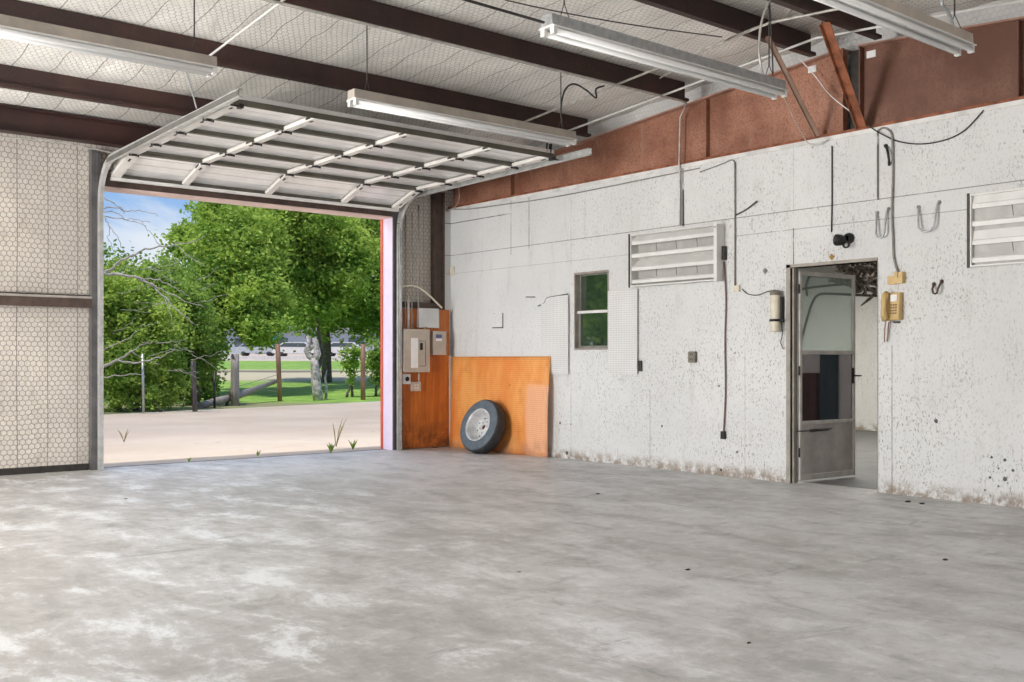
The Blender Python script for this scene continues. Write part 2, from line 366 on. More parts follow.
M['rubber_wall'] = simple('tyre_sidewall', (.11, .135, .16), .6, 0, .15, 14)
M['rim'] = simple('steel_rim', (.70, .70, .69), .4, .25, .15, 12)
M['rusty_hub'] = simple('rusty_hub', (.16, .06, .03), .8, 0, .2, 20)

# ================================================================== SETTING
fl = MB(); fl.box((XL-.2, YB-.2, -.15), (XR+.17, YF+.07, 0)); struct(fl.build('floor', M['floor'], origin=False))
# right wall with seams, built as pieces around window, door and louver openings
def rw(px, py): p = onX(px, py); return (p.y, p.z)
zs = 2.655
seams = [(3.2, zs, 11.6, zs, .0045, .7), (7.0, 2.40, 11.6, 2.39, .004, .35), (3.2, 2.47, 6.6, 2.47, .004, .5), (10.22, 3.10, 11.6, 3.10, .006, .9)]
for px, y0, y1, w_, k in ((511, 196, 255, .005, .7), (529, 192, 250, .006, .8), (585, 200, 240, .004, .35), (683, 150, 225, .008, .9), (735, 160, 290, .003, .3), (793.5, 140, 215, .003, .35),
                          (793.5, 228, 265, .006, .8), (752, 218, 230, .003, .7), (878, 130, 200, .012, .95), (571, 376, 462, .004, .6), (571, 200, 272, .003, .35), (650, 390, 468, .005, .45), (606, 390, 465, .003, .2),
                          (745, 350, 482, .004, .35), (854, 215, 228, .004, .5), (892, 345, 495, .006, .5), (726, 280, 440, .003, .2)):
    y_, za = rw(px, y0); _, zb = rw(px, y1); seams.append((y_, za, y_, zb, w_, k))
holes = [rw(*p)+(r_*.78,) for p, r_ in (((991.7, 457.4), .014), ((1005, 460), .016), ((998.5, 468.5), .014), ((1013, 470.5), .014), ((990, 477.5), .013), ((1005, 479), .022), ((998.5, 486.3), .012), ((985, 490), .012), ((936, 421), .024), ((567, 453), .03), ((560, 423), .02), ((571, 424), .014), ((721, 470), .02), ((737, 452), .014), ((719, 386), .016), ((662, 426), .018))]
M['wall'] = mat_wall('painted_wall_board', seams)
M['wall_plain'] = mat_wall('painted_room_wall', (), (.74, .73, .69))
M['trim_white'] = simple('white_trim', (.78, .77, .74), .6, 0, .15, 4)
T = .11                                       # wall thickness
WY0, WY1, WZ0, WZ1 = 8.44, 9.03, 1.32, 2.25   # window opening
DY0, DY1, DZ = 5.02, 5.95, 2.10               # door opening
wl = MB()
wl.box((XR, YB, 0), (XR+T, DY0, 3.27)); wl.box((XR, DY0, DZ), (XR+T, DY1, 3.27)); wl.box((XR, DY1, 0), (XR+T, WY0, 3.27))
wl.box((XR, WY0, 0), (XR+T, WY1, WZ0)); wl.box((XR, WY0, WZ1), (XR+T, WY1, 3.27)); wl.box((XR, WY1, 0), (XR+T, YF+.02, 3.27)); wl.box((8.36, YF-.06, 0), (XR, YF, 3.27))
struct(wl.build('wall_right', M['wall'], origin=False))
t = MB(); t.box((XR-.014, YB, 3.268), (XR+.05, YF, 3.308)); struct(t.build('trim_1', M['trim_white'], origin=False))
t = MB(); t.box((XR-.008, YB, 3.308), (XR+.12, YF, 3.335)); struct(t.build('trim_2', M['rust_bar'], origin=False))
# far wall: insulated sheet with chicken wire, door opening X 3.74..7.50, z 0..3.1
OX0, OX1, OZ = 3.74, 7.505, 3.10
fw = MB(); fw.box((XL-.1, YF, .05), (OX0-.12, YF+.2, 3.9)); fw.box((OX1+.04, YF, .05), (XR+.1, YF+.2, 3.9)); fw.box((OX0-.12, YF, OZ+.16), (OX1+.04, YF+.2, 3.9))
struct(fw.build('wall_far', M['insul_wall'], origin=False))
ba = MB(); ba.box((XL, YF-.03, 0), (OX0-.14, YF+.05, .07)); struct(ba.build('baseboard_far', M['dark_steel'], origin=False))
jl = MB(); jl.box((OX0-.13, YF-.10, 0), (OX0-.075, YF+.2, 3.50)); jl.box((OX0-.075, YF-.12, 0), (OX0-.04, YF-.05, 3.45)); jl.box((OX0-.04, YF-.02, 0), (OX0, YF+.19, OZ+.1))
struct(jl.build('trim_3', M['grey_jamb'], origin=False))
jr = MB(); jr.box((OX1, YF-.10, 0), (OX1+.04, YF-.08, OZ)); jr.box((OX1+.005, YF-.08, 0), (OX1+.12, YF+.0, OZ+.3)); struct(jr.build('trim_4', M['grey_jamb'], origin=False))
jr = MB(); jr.box((OX1, YF-.075, 0), (OX1+.06, YF+.15, OZ)); struct(jr.build('trim_5', M['lavender'], origin=False))
jr = MB(); jr.box((OX1-.012, YF+.15, 0), (OX1+.1, YF+.20, OZ)); struct(jr.build('trim_6', M['red_trim'], origin=False))
hd = MB(); hd.box((OX0-.1, YF-.07, OZ+.012), (OX1+.04, YF+.02, OZ+.20)); struct(hd.build('trim_7', M['brown_steel'], origin=False))
hd = MB(); hd.box((OX0, YF-.06, OZ-.004), (OX1, YF+.2, OZ+.012)); hd.box((OX0-.1, YF+.19, OZ), (OX1+.1, YF+.215, OZ+.2)); struct(hd.build('trim_8', M['pink'], origin=False))
# unseen left and back walls, each with a wide opening added for the fill lamps
lw = MB(); lw.box((XL-.15, YB, 0), (XL, 4.7, 3.9)); lw.box((XL-.15, 10.5, 0), (XL, YF, 3.9)); lw.box((XL-.15, 4.7, 3.25), (XL, 10.5, 4.4))
struct(lw.build('wall_left', M['insul_wall'], origin=False))
bw = MB(); bw.box((XL, YB-.15, 0), (-1.3, YB, 3.9)); bw.box((4.5, YB-.15, 0), (XR, YB, 3.9)); bw.box((-1.3, YB-.15, 3.2), (4.5, YB, 3.9))
struct(bw.build('wall_back', M['insul_wall'], origin=False))
# ceiling: sagging insulation in two slopes, dipping where the purlins press on it
PY = [11.42, 10.25, 8.74, 7.25, 5.69, 5.01, 3.45, 1.9, .4]
cm = MB(); xs = np.linspace(XL-.1, XR+.35, 64); ys = np.linspace(YB-.1, YF+.25, 120)
def sag(x, y):
    near = min(abs(y-p) for p in PY); a = min(1, near/.5)
    return -.035*math.sin(math.pi*min(1, a))*(.6+.4*math.sin(x*2.1+y*1.3)) + .012*math.sin(x*9+y*5)*a + .010*math.sin(x*5.3-y*11)*a
vs = [(x, y, zc(y)+sag(x, y)) for y in ys for x in xs]+[(x, y, zc(y)+.12) for y in ys for x in xs]
nx = len(xs); ny = len(ys); o2 = nx*ny
fs = [(j*nx+i, j*nx+i+1, (j+1)*nx+i+1, (j+1)*nx+i) for j in range(ny-1) for i in range(nx-1)]
fs += [tuple(o2+k for k in f)[::-1] for f in fs]
for i in range(nx-1): fs += [(i, i+1, o2+i+1, o2+i), ((ny-1)*nx+i, (ny-1)*nx+i+1, o2+(ny-1)*nx+i+1, o2+(ny-1)*nx+i)]
for j in range(ny-1): fs += [(j*nx, (j+1)*nx, o2+(j+1)*nx, o2+j*nx), (j*nx+nx-1, (j+1)*nx+nx-1, o2+(j+1)*nx+nx-1, o2+j*nx+nx-1)]
cm.add(vs, fs, True); struct(cm.build('ceiling', M['insul_ceil'], origin=False))
gb = MB(); gb.prism([(YB, 3.2), (YF+.2, 3.2), (YF+.2, zc(YF)+.1), (RIDGE, zc(RIDGE)+.1), (YB, zc(YB)+.1)], 0, XR+.20, XR+.30)
struct(gb.build('wall_gable', M['insul_gable'], origin=False))
# ---- next room seen through the door and window
NX, NY0, NY1, NZ = 15.8, 1.0, 11.65, 2.85
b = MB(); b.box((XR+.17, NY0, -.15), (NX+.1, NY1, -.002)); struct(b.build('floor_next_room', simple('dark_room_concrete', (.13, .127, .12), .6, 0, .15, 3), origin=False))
b = MB(); b.box((NX, NY0, 0), (NX+.1, NY1, NZ)); struct(b.build('wall_next_room_back', M['wall_plain'], origin=False))
b = MB(); b.box((XR+T, NY0-.1, 0), (NX, NY0, NZ)); b.box((XR+T, NY1, 0), (NX, NY1+.1, NZ)); struct(b.build('wall_next_room_sides', M['wall_plain'], origin=False))
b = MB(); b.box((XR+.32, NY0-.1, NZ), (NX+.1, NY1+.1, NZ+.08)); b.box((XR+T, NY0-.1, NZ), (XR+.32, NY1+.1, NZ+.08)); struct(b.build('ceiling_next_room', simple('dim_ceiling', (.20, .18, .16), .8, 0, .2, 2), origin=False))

# ================================================================== STEEL
def purlin(y, label, x1=8.42):
    """Z section 20 cm deep running along X"""
    z0 = zr(y); z1 = zc(y)-.01; b = MB(); sgn = 1 if y > RIDGE else -1
    th = .012
    poly = [(y-.065, z0), (y+.004, z0), (y+.004, z1-th), (y+.075, z1-th), (y+.075, z1), (y-.008, z1), (y-.008, z0+th), (y-.065+th, z0+th), (y-.065+th, z0+.03), (y-.065, z0+.03)]
    b.prism(poly, 0, XL, x1)
    return tag(b.build('roof_purlin', M['purlin'], origin=True), label, 'beam', 'dark roof purlins')
PL = ['dark brown roof purlin nearest above the raised garage door, first in from the door wall',
      'dark brown roof purlin behind the chain-hung lamp over the raised door',
      'dark brown roof purlin with a thin dark conduit along its lower edge',
      'dark roof purlin just before the ridge, whose end meets the thin leaning brace',
      'dark roof purlin just past the ridge, whose end meets the thick rusty brace',
      'dark roof purlin above the strip lamp at the top right corner']
for y_, l_ in zip(PY[1:7], PL): purlin(y_, l_)
b = MB(); z0 = zr(11.42); poly = [(11.36, z0-.06), (11.50, z0-.06), (11.50, z0+.2), (11.36, z0+.2), (11.36, z0+.19), (11.49, z0+.19), (11.49, z0-.05), (11.36, z0-.05)]
b.prism(poly, 0, XL, XR-.05); tag(b.build('eave_beam', M['purlin']), 'dark brown eave beam along the top of the garage door wall', 'beam')
# rafter along the right wall: two tapered halves meeting at the ridge
def rafter_half(ya, yb, label, stiff, mt='rust'):
    r = thing('rafter', (XR+.06, (ya+yb)/2, 3.33), label, 'beam', 'rust brown rafters over the long wall')
    b = MB(); b.prism([(ya, 3.335), (yb, 3.335), (yb, zr(yb)-.012), (ya, zr(ya)-.012)], 0, XR+.055, XR+.067); b.build('web', M[mt], r)
    b = MB()
    b.prism([(ya, zr(ya)-.016), (yb, zr(yb)-.016), (yb, zr(yb)-.002), (ya, zr(ya)-.002)], 0, XR-.02, XR+.16); b.build('flange', M['flange'], r)
    for yy in stiff:
        b = MB(); b.box((XR-.005, yy-.006, 3.337), (XR+.055, yy+.006, zr(yy)-.018)); b.build('stiffener', M[mt], r)
    return r
ysx = [onX(706, 100).y, onX(511, 190).y, onX(688, 100).y]
rafter_half(RIDGE+.02, 11.55, 'long rust brown rafter above the wall, from the ridge to the garage door wall', [ysx[0], ysx[1], RIDGE+.03])
rafter_half(YB, RIDGE-.14, 'short rust brown rafter above the phone, right of the dark ridge gap', [onX(1018, 50).y, RIDGE-.145], 'rust_dark')
# dark ridge gap between halves: a recessed splice plate
b = MB(); b.box((XR+.10, RIDGE-.135, 3.34), (XR+.112, RIDGE+.015, zr(RIDGE)-.02)); tag(b.build('ridge_plate', M['dark_steel']), 'dark recessed steel plate in the gap between the two rafters', 'plate')
# stickers on rafters
for (px, py, l_) in ((812, 69, 'small white paper tag on the rafter left of the thick brace'), (871, 54, 'small white paper tag on the rafter right of the thick brace')):
    p = onX(px, py, XR+.05); b = MB(); b.box((XR+.050, p.y-.045, p.z-.032), (XR+.0545, p.y+.045, p.z+.032)); tag(b.build('paper_tag', M['paper']), l_, 'tag', 'white tags on the rafters')
# flange braces
def brace(top, bot, w_, label, mat):
    top = Vector(top); bot = Vector(bot); b = MB(); d = (bot-top).normalized(); s = d.cross(Vector((0, 1, 0))).normalized()
    b.bar(top, bot, w_, .006, s); b.bar(top+Vector((0, w_/2, 0)), bot+Vector((0, w_/2, 0)), .006, w_*.8, s)
    return tag(b.build('rafter_brace', mat), label, 'brace', 'angle braces between purlin and rafter')
brace((7.62, 5.0, 4.07), tuple(onX(862, 127, XR-.03)), .085, 'thick bright rusty angle brace leaning against the ridge gap', M['rust_bar'])
brace((7.53, 5.52, 4.06), tuple(onX(818, 136, XR-.03)), .045, 'thin dull brown angle brace left of the thick rusty one', simple('dull_brown_bar', (.30, .19, .14), .6))
# girt on far wall left, dark girt above plywood, corner column
g_ = thing('wall_girt', (0, YF-.1, 1.77), 'brown horizontal steel girt across the netted wall left of the garage door', 'girt')
b = MB(); b.box((XL, YF-.11, 1.765), (OX0-.13, YF-.10, 1.865)); b.build('web', M['brown_steel'], g_)
b = MB(); b.box((XL, YF-.11, 1.866), (OX0-.13, YF+.0, 1.874)); b.box((XL, YF-.12, 1.868), (OX0-.13, YF-.11, 1.89)); b.build('flange', simple('dusty_girt_lip', (.42, .38, .34)), g_)
b = MB(); b.box((XL, YF-.06, 1.885), (OX0-.14, YF-.0, 1.905)); b.build('shadow_strip', M['dark_steel'], g_)  # dark strip stands in for the shadow line above the girt
b = MB(); pz = onY(420, 305, YF-.08).z; b.box((OX1+.12, YF-.10, pz-.04), (8.22, YF-.0, pz+.035)); tag(b.build('wall_girt', M['brown_steel']), 'short dark girt above the orange plywood in the corner', 'girt')
cl_ = thing('corner_column', (8.33, YF-.09, 0), 'dark steel column in the corner above the orange plywood', 'column')
b = MB(); b.box((8.18, YF-.10, 0), (8.19, YF-.0, zr(11.5)-.08)); b.box((8.34, YF-.10, 0), (8.35, YF-.0, zr(11.5)-.08)); b.box((8.19, YF-.06, 0), (8.34, YF-.05, zr(11.5)-.08)); b.build('shaft', M['brown_steel'], cl_)
b = MB(); b.box((8.15, YF-.13, 0), (8.20, YF-.05, .012)); b.build('base_plate', M['dark_steel'], cl_)

# ================================================================== OVERHEAD DOOR
od = thing('overhead_door', (5.6, 9.8, 3.3), 'pale steel sectional garage door raised on tracks under the ceiling', 'garage door')
SX = [OX0+.03, 4.60, 5.62, 6.66, OX1-.02]
JT = [(11.36, 3.185), (10.80, 3.36), (10.17, 3.365), (9.53, 3.375), (8.90, 3.385), (8.28, 3.395)]   # joints: y, z of the inner (lower) face
for k in range(5):
    (ya, za), (yb, zb) = JT[k], JT[k+1]
    d = Vector((0, yb-ya, zb-za)); L = d.length; d.normalize(); up = Vector((0, -d.z, d.y))*(1 if d.y > 0 else -1)
    if up.z < 0: up = -up
    P = lambda t_, h: Vector((0, ya, za))+d*t_+up*h
    # ribbed skin, 5 cm above the lower face
    prof = []
    nr = 4
    for i in range(nr):
        t0 = L*i/nr; t1 = L*(i+1)/nr
        prof += [(t0, .050), (t0+(t1-t0)*.84, .050), (t0+(t1-t0)*.85, .085), (t0+(t1-t0)*.93, .085), (t0+(t1-t0)*.94, .050)]
    prof.append((L, .050))
    vs = []; m_ = len(prof)
    for x in (SX[0], SX[4]):
        for t_, h in prof: q = P(t_+0, h); vs.append((x, q.y, q.z))
        for t_, h in prof[::-1]: q = P(t_, h+.006); vs.append((x, q.y, q.z))
    mm = 2*m_
    fs = [(i, (i+1) % mm, mm+(i+1) % mm, mm+i) for i in range(mm)]
    b = MB(); b.add(vs, fs); sec = b.build('door_section', M['door_skin'], od)
    # end rails of the section (channels along X)
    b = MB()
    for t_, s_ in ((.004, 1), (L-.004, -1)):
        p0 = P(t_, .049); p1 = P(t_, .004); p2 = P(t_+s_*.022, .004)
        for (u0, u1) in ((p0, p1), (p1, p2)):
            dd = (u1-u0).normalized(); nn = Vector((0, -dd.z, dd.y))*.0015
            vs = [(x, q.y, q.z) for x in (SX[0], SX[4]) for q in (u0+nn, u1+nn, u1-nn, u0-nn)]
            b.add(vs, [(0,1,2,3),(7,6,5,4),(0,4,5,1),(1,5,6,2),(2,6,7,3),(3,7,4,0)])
    r_ = b.build('section_rail', M['shaded_rail'], sec)
    for j, x in enumerate(SX):
        w_ = .075 if 0 < j < 4 else .10
        xa = x-w_/2 if 0 < j < 4 else (x if j == 0 else x-w_)
        b = MB(); vs = [(xx, P(t_, h).y, P(t_, h).z) for xx in (xa, xa+w_) for t_, h in ((.004, -.002), (L-.004, -.002), (L-.01, .035), (.01, .035))]
        b.add(vs, [(0,1,2,3),(7,6,5,4),(0,4,5,1),(1,5,6,2),(2,6,7,3),(3,7,4,0)])
        st = b.build('stile', M['door_steel'], sec)
        b = MB()
        for t_ in ((.12, L-.16) if j == 4 else (L-.17,)):
            q0, q1 = P(t_, -.0035), P(t_+.06, -.0035)
            xc = xa+w_*.5; b = MB(); b.bar((xc, q0.y, q0.z), (xc, q1.y, q1.z), .022, .003, up); b.build('slot', M['black'], st)
            if 0 < j < 4: b = MB(); b.bar((xa-.002, P(t_, .02).y, P(t_, .02).z), (xa-.002, P(t_+.09, .02).y, P(t_+.09, .02).z), .003, .02, up); b.build('side_slot', M['black'], st)
        
    if k < 4:
        for j, x in enumerate(SX):
            q = P(L, -.008); xc = x if 0 < j < 4 else (x+.05 if j == 0 else x-.05)
            b = MB(); b.box((xc-.025, q.y-.03, q.z-.003), (xc+.025, q.y+.03, q.z+.003)); b.tube([(xc-.045, q.y, q.z-.008), (xc+.045, q.y, q.z-.008)], .007, 8)
            b.box((xc-.05, q.y-.012, q.z-.018), (xc-.044, q.y+.012, q.z+.004)); b.box((xc+.044, q.y-.012, q.z-.018), (xc+.05, q.y+.012, q.z+.004))
            b.build('hinge', M['dark_steel'], sec)
b = MB(); q = JT[5]; b.box((SX[0], q[0]-.03, q[1]-.012), (SX[4], q[0]-.018, q[1]+.03)); b.build('top_rail', M['shaded_rail'], od)
b = MB(); q = JT[0]; b.box((SX[0], q[0]-.03, q[1]-.028), (SX[4], q[0]+.03, q[1]+.002)); b.build('bottom_seal', M['white_steel'], od)
for x in (SX[0]+.06, SX[4]-.06):
    b = MB(); b.box((x-.02, JT[5][0]-.05, JT[5][1]-.035), (x+.02, JT[5][0]+.01, JT[5][1]-.002)); b.tube([(x-.09 if x < 5 else x+.09, JT[5][0]-.03, JT[5][1]-.02), (x, JT[5][0]-.03, JT[5][1]-.02)], .009); b.build('roller_bracket', M['dark_steel'], od)
# tracks
def track(x, side, yend, label):
    tk = thing('door_track', (x, YF-.15, 0), label, 'door track', 'curved steel tracks of the garage door')
    path = [(YF-.16, 0), (YF-.16, 2.85)]
    for i in range(1, 9):
        a = math.pi/2*i/8; path.append((YF-.16-.42+.42*math.cos(a), 2.93+.42*math.sin(a)))
    path += [(9.5, 3.375), (yend, 3.405)]
    def channel(pp, mb):
        # C section: web at x-side, two lips
        prev = None
        secs = []
        for i, (y_, z_) in enumerate(pp):
            a = pp[max(i-1, 0)]; c_ = pp[min(i+1, len(pp)-1)]; d_ = Vector((0, c_[0]-a[0], c_[1]-a[1])).normalized(); nrm = Vector((0, -d_.z, d_.y))
            base = Vector((x, y_, z_)); t_ = .004
            pts = [(side*.030, -.035), (side*.030, .035), (0, .035), (0, .022), (side*.0, .035-t_*2), (side*(.030-t_), .035-t_), (side*(.030-t_), -.035+t_), (0, -.035+t_), (0, -.035)]
            pts = [(side*.030, -.035), (side*.030, .035), (-side*.012, .035), (-side*.012, .031), (side*.026, .031), (side*.026, -.031), (-side*.012, -.031), (-side*.012, -.035)]
            secs.append([base+Vector((u, 0, 0))+nrm*v_ for u, v_ in pts])
        m2 = len(secs[0]); vs = [p for s_ in secs for p in s_]
        mb.add(vs, [(i*m2+k2, i*m2+(k2+1) % m2, (i+1)*m2+(k2+1) % m2, (i+1)*m2+k2) for i in range(len(secs)-1) for k2 in range(m2)])
    b = MB(); channel(path[:3], b); b.build('vertical_rail', M['track'], tk)
    b = MB(); channel(path[2:], b); b.build('curved_rail', M['track'], tk)
    xx = x+side*.0325
    b = MB(); b.bar((xx, YF-.42, 3.33), (xx, 9.5, 3.375), .003, .048); b.bar((xx, 9.5, 3.375), (xx, yend, 3.405), .003, .048); b.build('web_plate', M['track_web'], tk)
    for yy in (YF-.16-.02,):
        for zz in (.4, 1.3, 2.2) if side > 0 else ():
            b = MB(); b.box((x+side*.026, YF-.17, zz), (x+side*.05, YF-.145, zz+.05)); b.build('mounting_bracket', M['galv'], tk)
    return tk
tl = track(OX0-.045, -1, 7.93, 'left door track, curving from the jamb up under the left end of the raised door')
for yy, dx in ((8.78, .0), (8.78, .12)): b = MB(); b.bar((OX0-.08, yy, 3.43), (OX0-.08-dx, yy, zr(8.78)), .022, .004); b.build('hanging_strap', M['galv'], tl)
tr = track(OX1+.045, 1, 7.80, 'right door track, its short pale end crossing in front of the rust rafter')
for dx, w_ in ((-.13, .025), (-.08, .05)): b = MB(); b.bar((OX1+dx, 8.30, 3.42), (OX1+dx+.02, 8.30, 3.55), w_, .006); b.build('lug', M['dark_steel'], tr)
b = MB(); px_ = OX1+.012
for zz in (1.05, 1.08): pass
b.tube([(OX1+.03, YF-.22, 1.15), (OX1+.03, YF-.22, 2.95)], .008, 6); b.build('lift_cable', M['galv'], tr)
b = MB(); b.tube([(OX1+.0, YF-.20, 0), (OX1+.0, YF-.20, 3.0)], .006, 6)
b.box((OX1+.088, YF-.112, 0), (OX1+.096, YF-.10, 2.95)); b.build('edge_strip', M['cream'], tr)

# ================================================================== STRIP LIGHTS
def strip_light(x0, y, z, label, chains=(.15, 2.29), body='lamp_body'):
    L = 2.44; t = thing('strip_light', (x0, y, z), label, 'light fixture', 'two-tube fluorescent strip lights')
    b = MB(); b.prism([(y-.055, z+.02), (y+.055, z+.02), (y+.050, z+.095), (y-.050, z+.095)], 0, x0, x0+L); b.build('housing', M[body], t, bevel=.003)
    b = MB(); b.prism([(y-.075, z+.016), (y-.055, z+.024), (y+.055, z+.024), (y+.075, z+.016), (y+.075, z+.010), (y-.075, z+.010)], 0, x0, x0+L); b.build('reflector', M['white_steel'], t)
    for s_ in (-1, 1):
        b = MB(); b.tube([(x0+.035, y+s_*.045, z-.012), (x0+L-.035, y+s_*.045, z-.012)], .019, 14); b.build('tube', M['tube'], t)
        for xx in (x0+.006, x0+L-.034):
            b = MB(); b.box((xx, y+s_*.045-.018, z-.034), (xx+.028, y+s_*.045+.018, z+.012)); b.build('lamp_holder', M['white_steel'], t)
    for c_ in chains:
        b = MB(); top = zr(y)-.0 if min(abs(y-p) for p in PY) < .12 else zc(y)-.03
        b.tube([(x0+c_, y-.045, z+.095), (x0+c_, y, z+.20)], .003, 5); b.tube([(x0+c_, y+.045, z+.095), (x0+c_, y, z+.20)], .003, 5); b.tube([(x0+c_, y, z+.19), (x0+c_, y, top)], .0055, 6)
        b.build('hanging_chain', M['wire'], t)
    return t
strip_light(4.28, 7.18, 3.285, 'strip light with beige housing hanging over the raised door, chain at its left end')
strip_light(.66, 7.12, 3.30, 'strip light at the upper left corner, cut off by the left edge of the photo')
strip_light(4.27, 4.80, 3.27, 'strip light with grey housing at top centre, its right end over the rust rafter', body='galv')
strip_light(4.21, 3.30, 3.255, 'strip light nearest the top right corner, above the wall telephone', body='lamp_body')

# ================================================================== CONDUITS AND WIRES OVERHEAD
def cable(name, pts, r, mat, label, cat, group=None, smooth=True, n=6):
    pts = [Vector(p) for p in pts]
    if smooth and len(pts) > 2:
        q = []
        for i in range(len(pts)-1):
            p0, p1, p2, p3 = pts[max(i-1, 0)], pts[i], pts[i+1], pts[min(i+2, len(pts)-1)]
            for k in range(6):
                t = k/6; q.append(.5*((2*p1)+(p2-p0)*t+(2*p0-5*p1+4*p2-p3)*t*t+(3*p1-p0-3*p2+p3)*t**3))
        pts = q+[pts[-1]]
    b = MB(); b.tube(pts, r, n); return tag(b.build(name, mat), label, cat, group)
def roofline(x, y0, y1, off=.014):
    ys_ = [y0]+([RIDGE] if y0 > RIDGE > y1 else [])+[y1]; return [(x, y, zr(y)-off) for y in ys_]
cable('conduit', roofline(8.0, 8.72, 2.6), .011, M['white_steel'], 'long pale conduit under the purlins close to the rust rafter', 'pipe', 'pale conduits crossing under the purlins', False)
cable('conduit', roofline(7.33, 8.72, 3.0), .011, M['conduit'], 'pale conduit under the purlins passing behind the centre strip light', 'pipe', 'pale conduits crossing under the purlins', False)
cable('conduit', roofline(3.66, 8.78, 3.6), .011, M['white_steel'], 'pale conduit under the purlins at the top left, ending by the left strip light', 'pipe', 'pale conduits crossing under the purlins', False)
zC = zr(7.25)
pA = onX(681, 104, XR-.035); cpl = [(XL, 7.14, zC-.03), (8.22, 7.14, zC-.03), (XR-.05, 7.2, zC-.05), (XR-.035, 7.33, zC-.16)]
zb = onX(681, 225, XR).z
cable('conduit', cpl[:2]+[(8.36, 7.17, zC-.034), (XR-.045, 7.26, zC-.06), (XR-.035, 7.33, zC-.14), (XR-.035, 7.34, 3.4), (XR-.035, 7.345, 3.32), (XR-.02, 7.345, 3.15), (XR-.016, 7.345, zb)], .010, M['conduit'], 'conduit running along a purlin then bending down onto the white wall', 'pipe', None, False)
cable('cable', [onY(505, 0, 5.9), onY(560, 12, 5.8), onY(640, 26, 5.75), onY(722, 37, 5.70)], .005, M['wire'], 'thin dark wire sagging across the ceiling above the centre strip light', 'wire')
zl = 3.33
cable('conduit', [(XL, 4.8, zl+.03), (1.0, 4.80, zl), (4.25, 4.80, zl-.02)], .009, M['dark_steel'], 'thin dark conduit feeding the left end of the centre strip light', 'pipe')
# wire from the lamp near the door up to the purlin conduit, with a drooping loop
e = Vector((6.66, 7.18, 3.335))
cable('cable', [onY(562, 127, 7.10), onY(561, 108, 7.08), onY(565, 90, 7.06), onY(574, 84, 7.04), onY(586, 90, 7.04), onY(596, 98, 7.04), onY(596, 89, 7.04), onY(604, 86, 7.08)], .009, M['dark_steel'], 'looping grey cable above the right end of the lamp over the raised door', 'wire')
# cables feeding the centre and right lamps
cable('cable', [onY(763, 76, 4.8), onY(759, 50, 4.8), onY(762, 20, 4.8), onY(770, 0, 4.8), onY(774, -12, 4.8)], .010, M['conduit'], 'pale cable hanging down to the right end of the centre strip light', 'wire')
cable('cable', [onY(773, 74, 4.9), onY(772, 45, 4.95), onY(770, 12, 5.01), (onY(770, 12, 5.01)+Vector((0, 0, .1)))], .006, M['wire'], 'dark twisted drop wire beside the pale cable over the centre strip light', 'wire')
cable('cable', [onY(796, -6, 5.4), onY(793, 8, 5.4), onY(782, 20, 5.4), onY(760, 26, 5.5), onY(735, 36, 5.64), onY(720, 44, 5.68), onY(700, 56, 6.2), onY(660, 78, 7.0)], .009, M['conduit'], 'pale cable curving along the ceiling left of the thick rusty brace', 'wire')
cable('cable', [onY(944, -6, 3.3), onY(942, 4, 3.3), onY(948, 12, 3.3), onY(953, 27, 3.3)], .012, M['galv'], 'stiff grey flexible cable entering the top of the rightmost strip light', 'wire')
cable('cable', [onX(797, 56, XR-.0), onX(815, 76, XR-.05), onX(830, 95, XR-.06), onX(851, 112, XR-.06)], .005, M['paper'], 'thin white wire hanging across the rafter left of the thick brace', 'wire')
cable('cable', [onX(783, 95, XR-.03), onX(792, 115, XR-.04), onX(803, 135, XR-.04), onX(808, 143, XR-.03), onX(818, 145, XR-.03), onX(829, 139, XR-.03)], .004, M['conduit'], 'thin wire drooping past the foot of the thin brace onto the wall top', 'wire')
cable('cable', [onX(866, 124, XR-.03), onX(878, 132, XR-.02), onX(897, 141, XR-.012), onX(920, 144, XR-.01), onX(945, 140, XR-.01), onX(965, 130, XR-.01), onX(984, 110, XR-.012)], .006, M['wire'], 'dark wire drooping across the white wall near the top right', 'wire')
cable('cable', [(1.2, YF-.25, 3.47), (2.6, YF-.25, 3.47), (3.1, YF-.25, 3.50), (3.6, YF-.25, 3.47), (4.3, YF-.25, 3.40)], .010, M['conduit'], 'pale cable lying along the eave beam above the left door track', 'wire')

# ================================================================== RIGHT WALL FITTINGS
def wp(px, py, off=0.): return onX(px, py, XR-off)
# window_1
win = holder('window_1', (XR, (WY0+WY1)/2, WZ0))
M['sash'] = simple('grimy_sash', (.26, .25, .22), .5, 0, .15, 9); M['grey_frame'] = simple('aged_window_frame', (.36, .32, .28), .6, 0, .12, 9)
b = MB()
b.box((XR-.005, WY0-.0, WZ1-.025), (XR+T, WY1, WZ1)); b.box((XR-.005, WY0, WZ0), (XR+T, WY1, WZ0+.02)); b.box((XR-.005, WY1-.02, WZ0+.02), (XR+T, WY1, WZ1-.025)); b.box((XR-.005, WY0, WZ0+.02), (XR+T, WY0+.02, WZ1-.025))
b.build('window_frame', M['grey_frame'], win)
zm = onX(590, 311, XR+.1).z
for (z0, z1, xo, nm) in ((WZ0+.02, zm, .085, 'lower'), (zm-.02, WZ1-.025, .11, 'upper')):
    b = MB(); x_ = XR+xo-.03; y0, y1 = WY0+.02, WY1-.02; f_ = .03 if nm == 'lower' else .012
    b.box((x_, y0, z0), (x_+.02, y1, z0+f_)); b.box((x_, y0, z1-f_), (x_+.02, y1, z1)); b.box((x_, y0, z0+f_), (x_+.02, y0+f_, z1-f_)); b.box((x_, y1-f_, z0+f_), (x_+.02, y1, z1-f_))
    sh = b.build('sash', M['sash'], win)
    b = MB(); b.box((x_+.008, y0+f_, z0+f_), (x_+.012, y1-f_, z1-f_)); b.build('pane', M['window_glass'], sh)
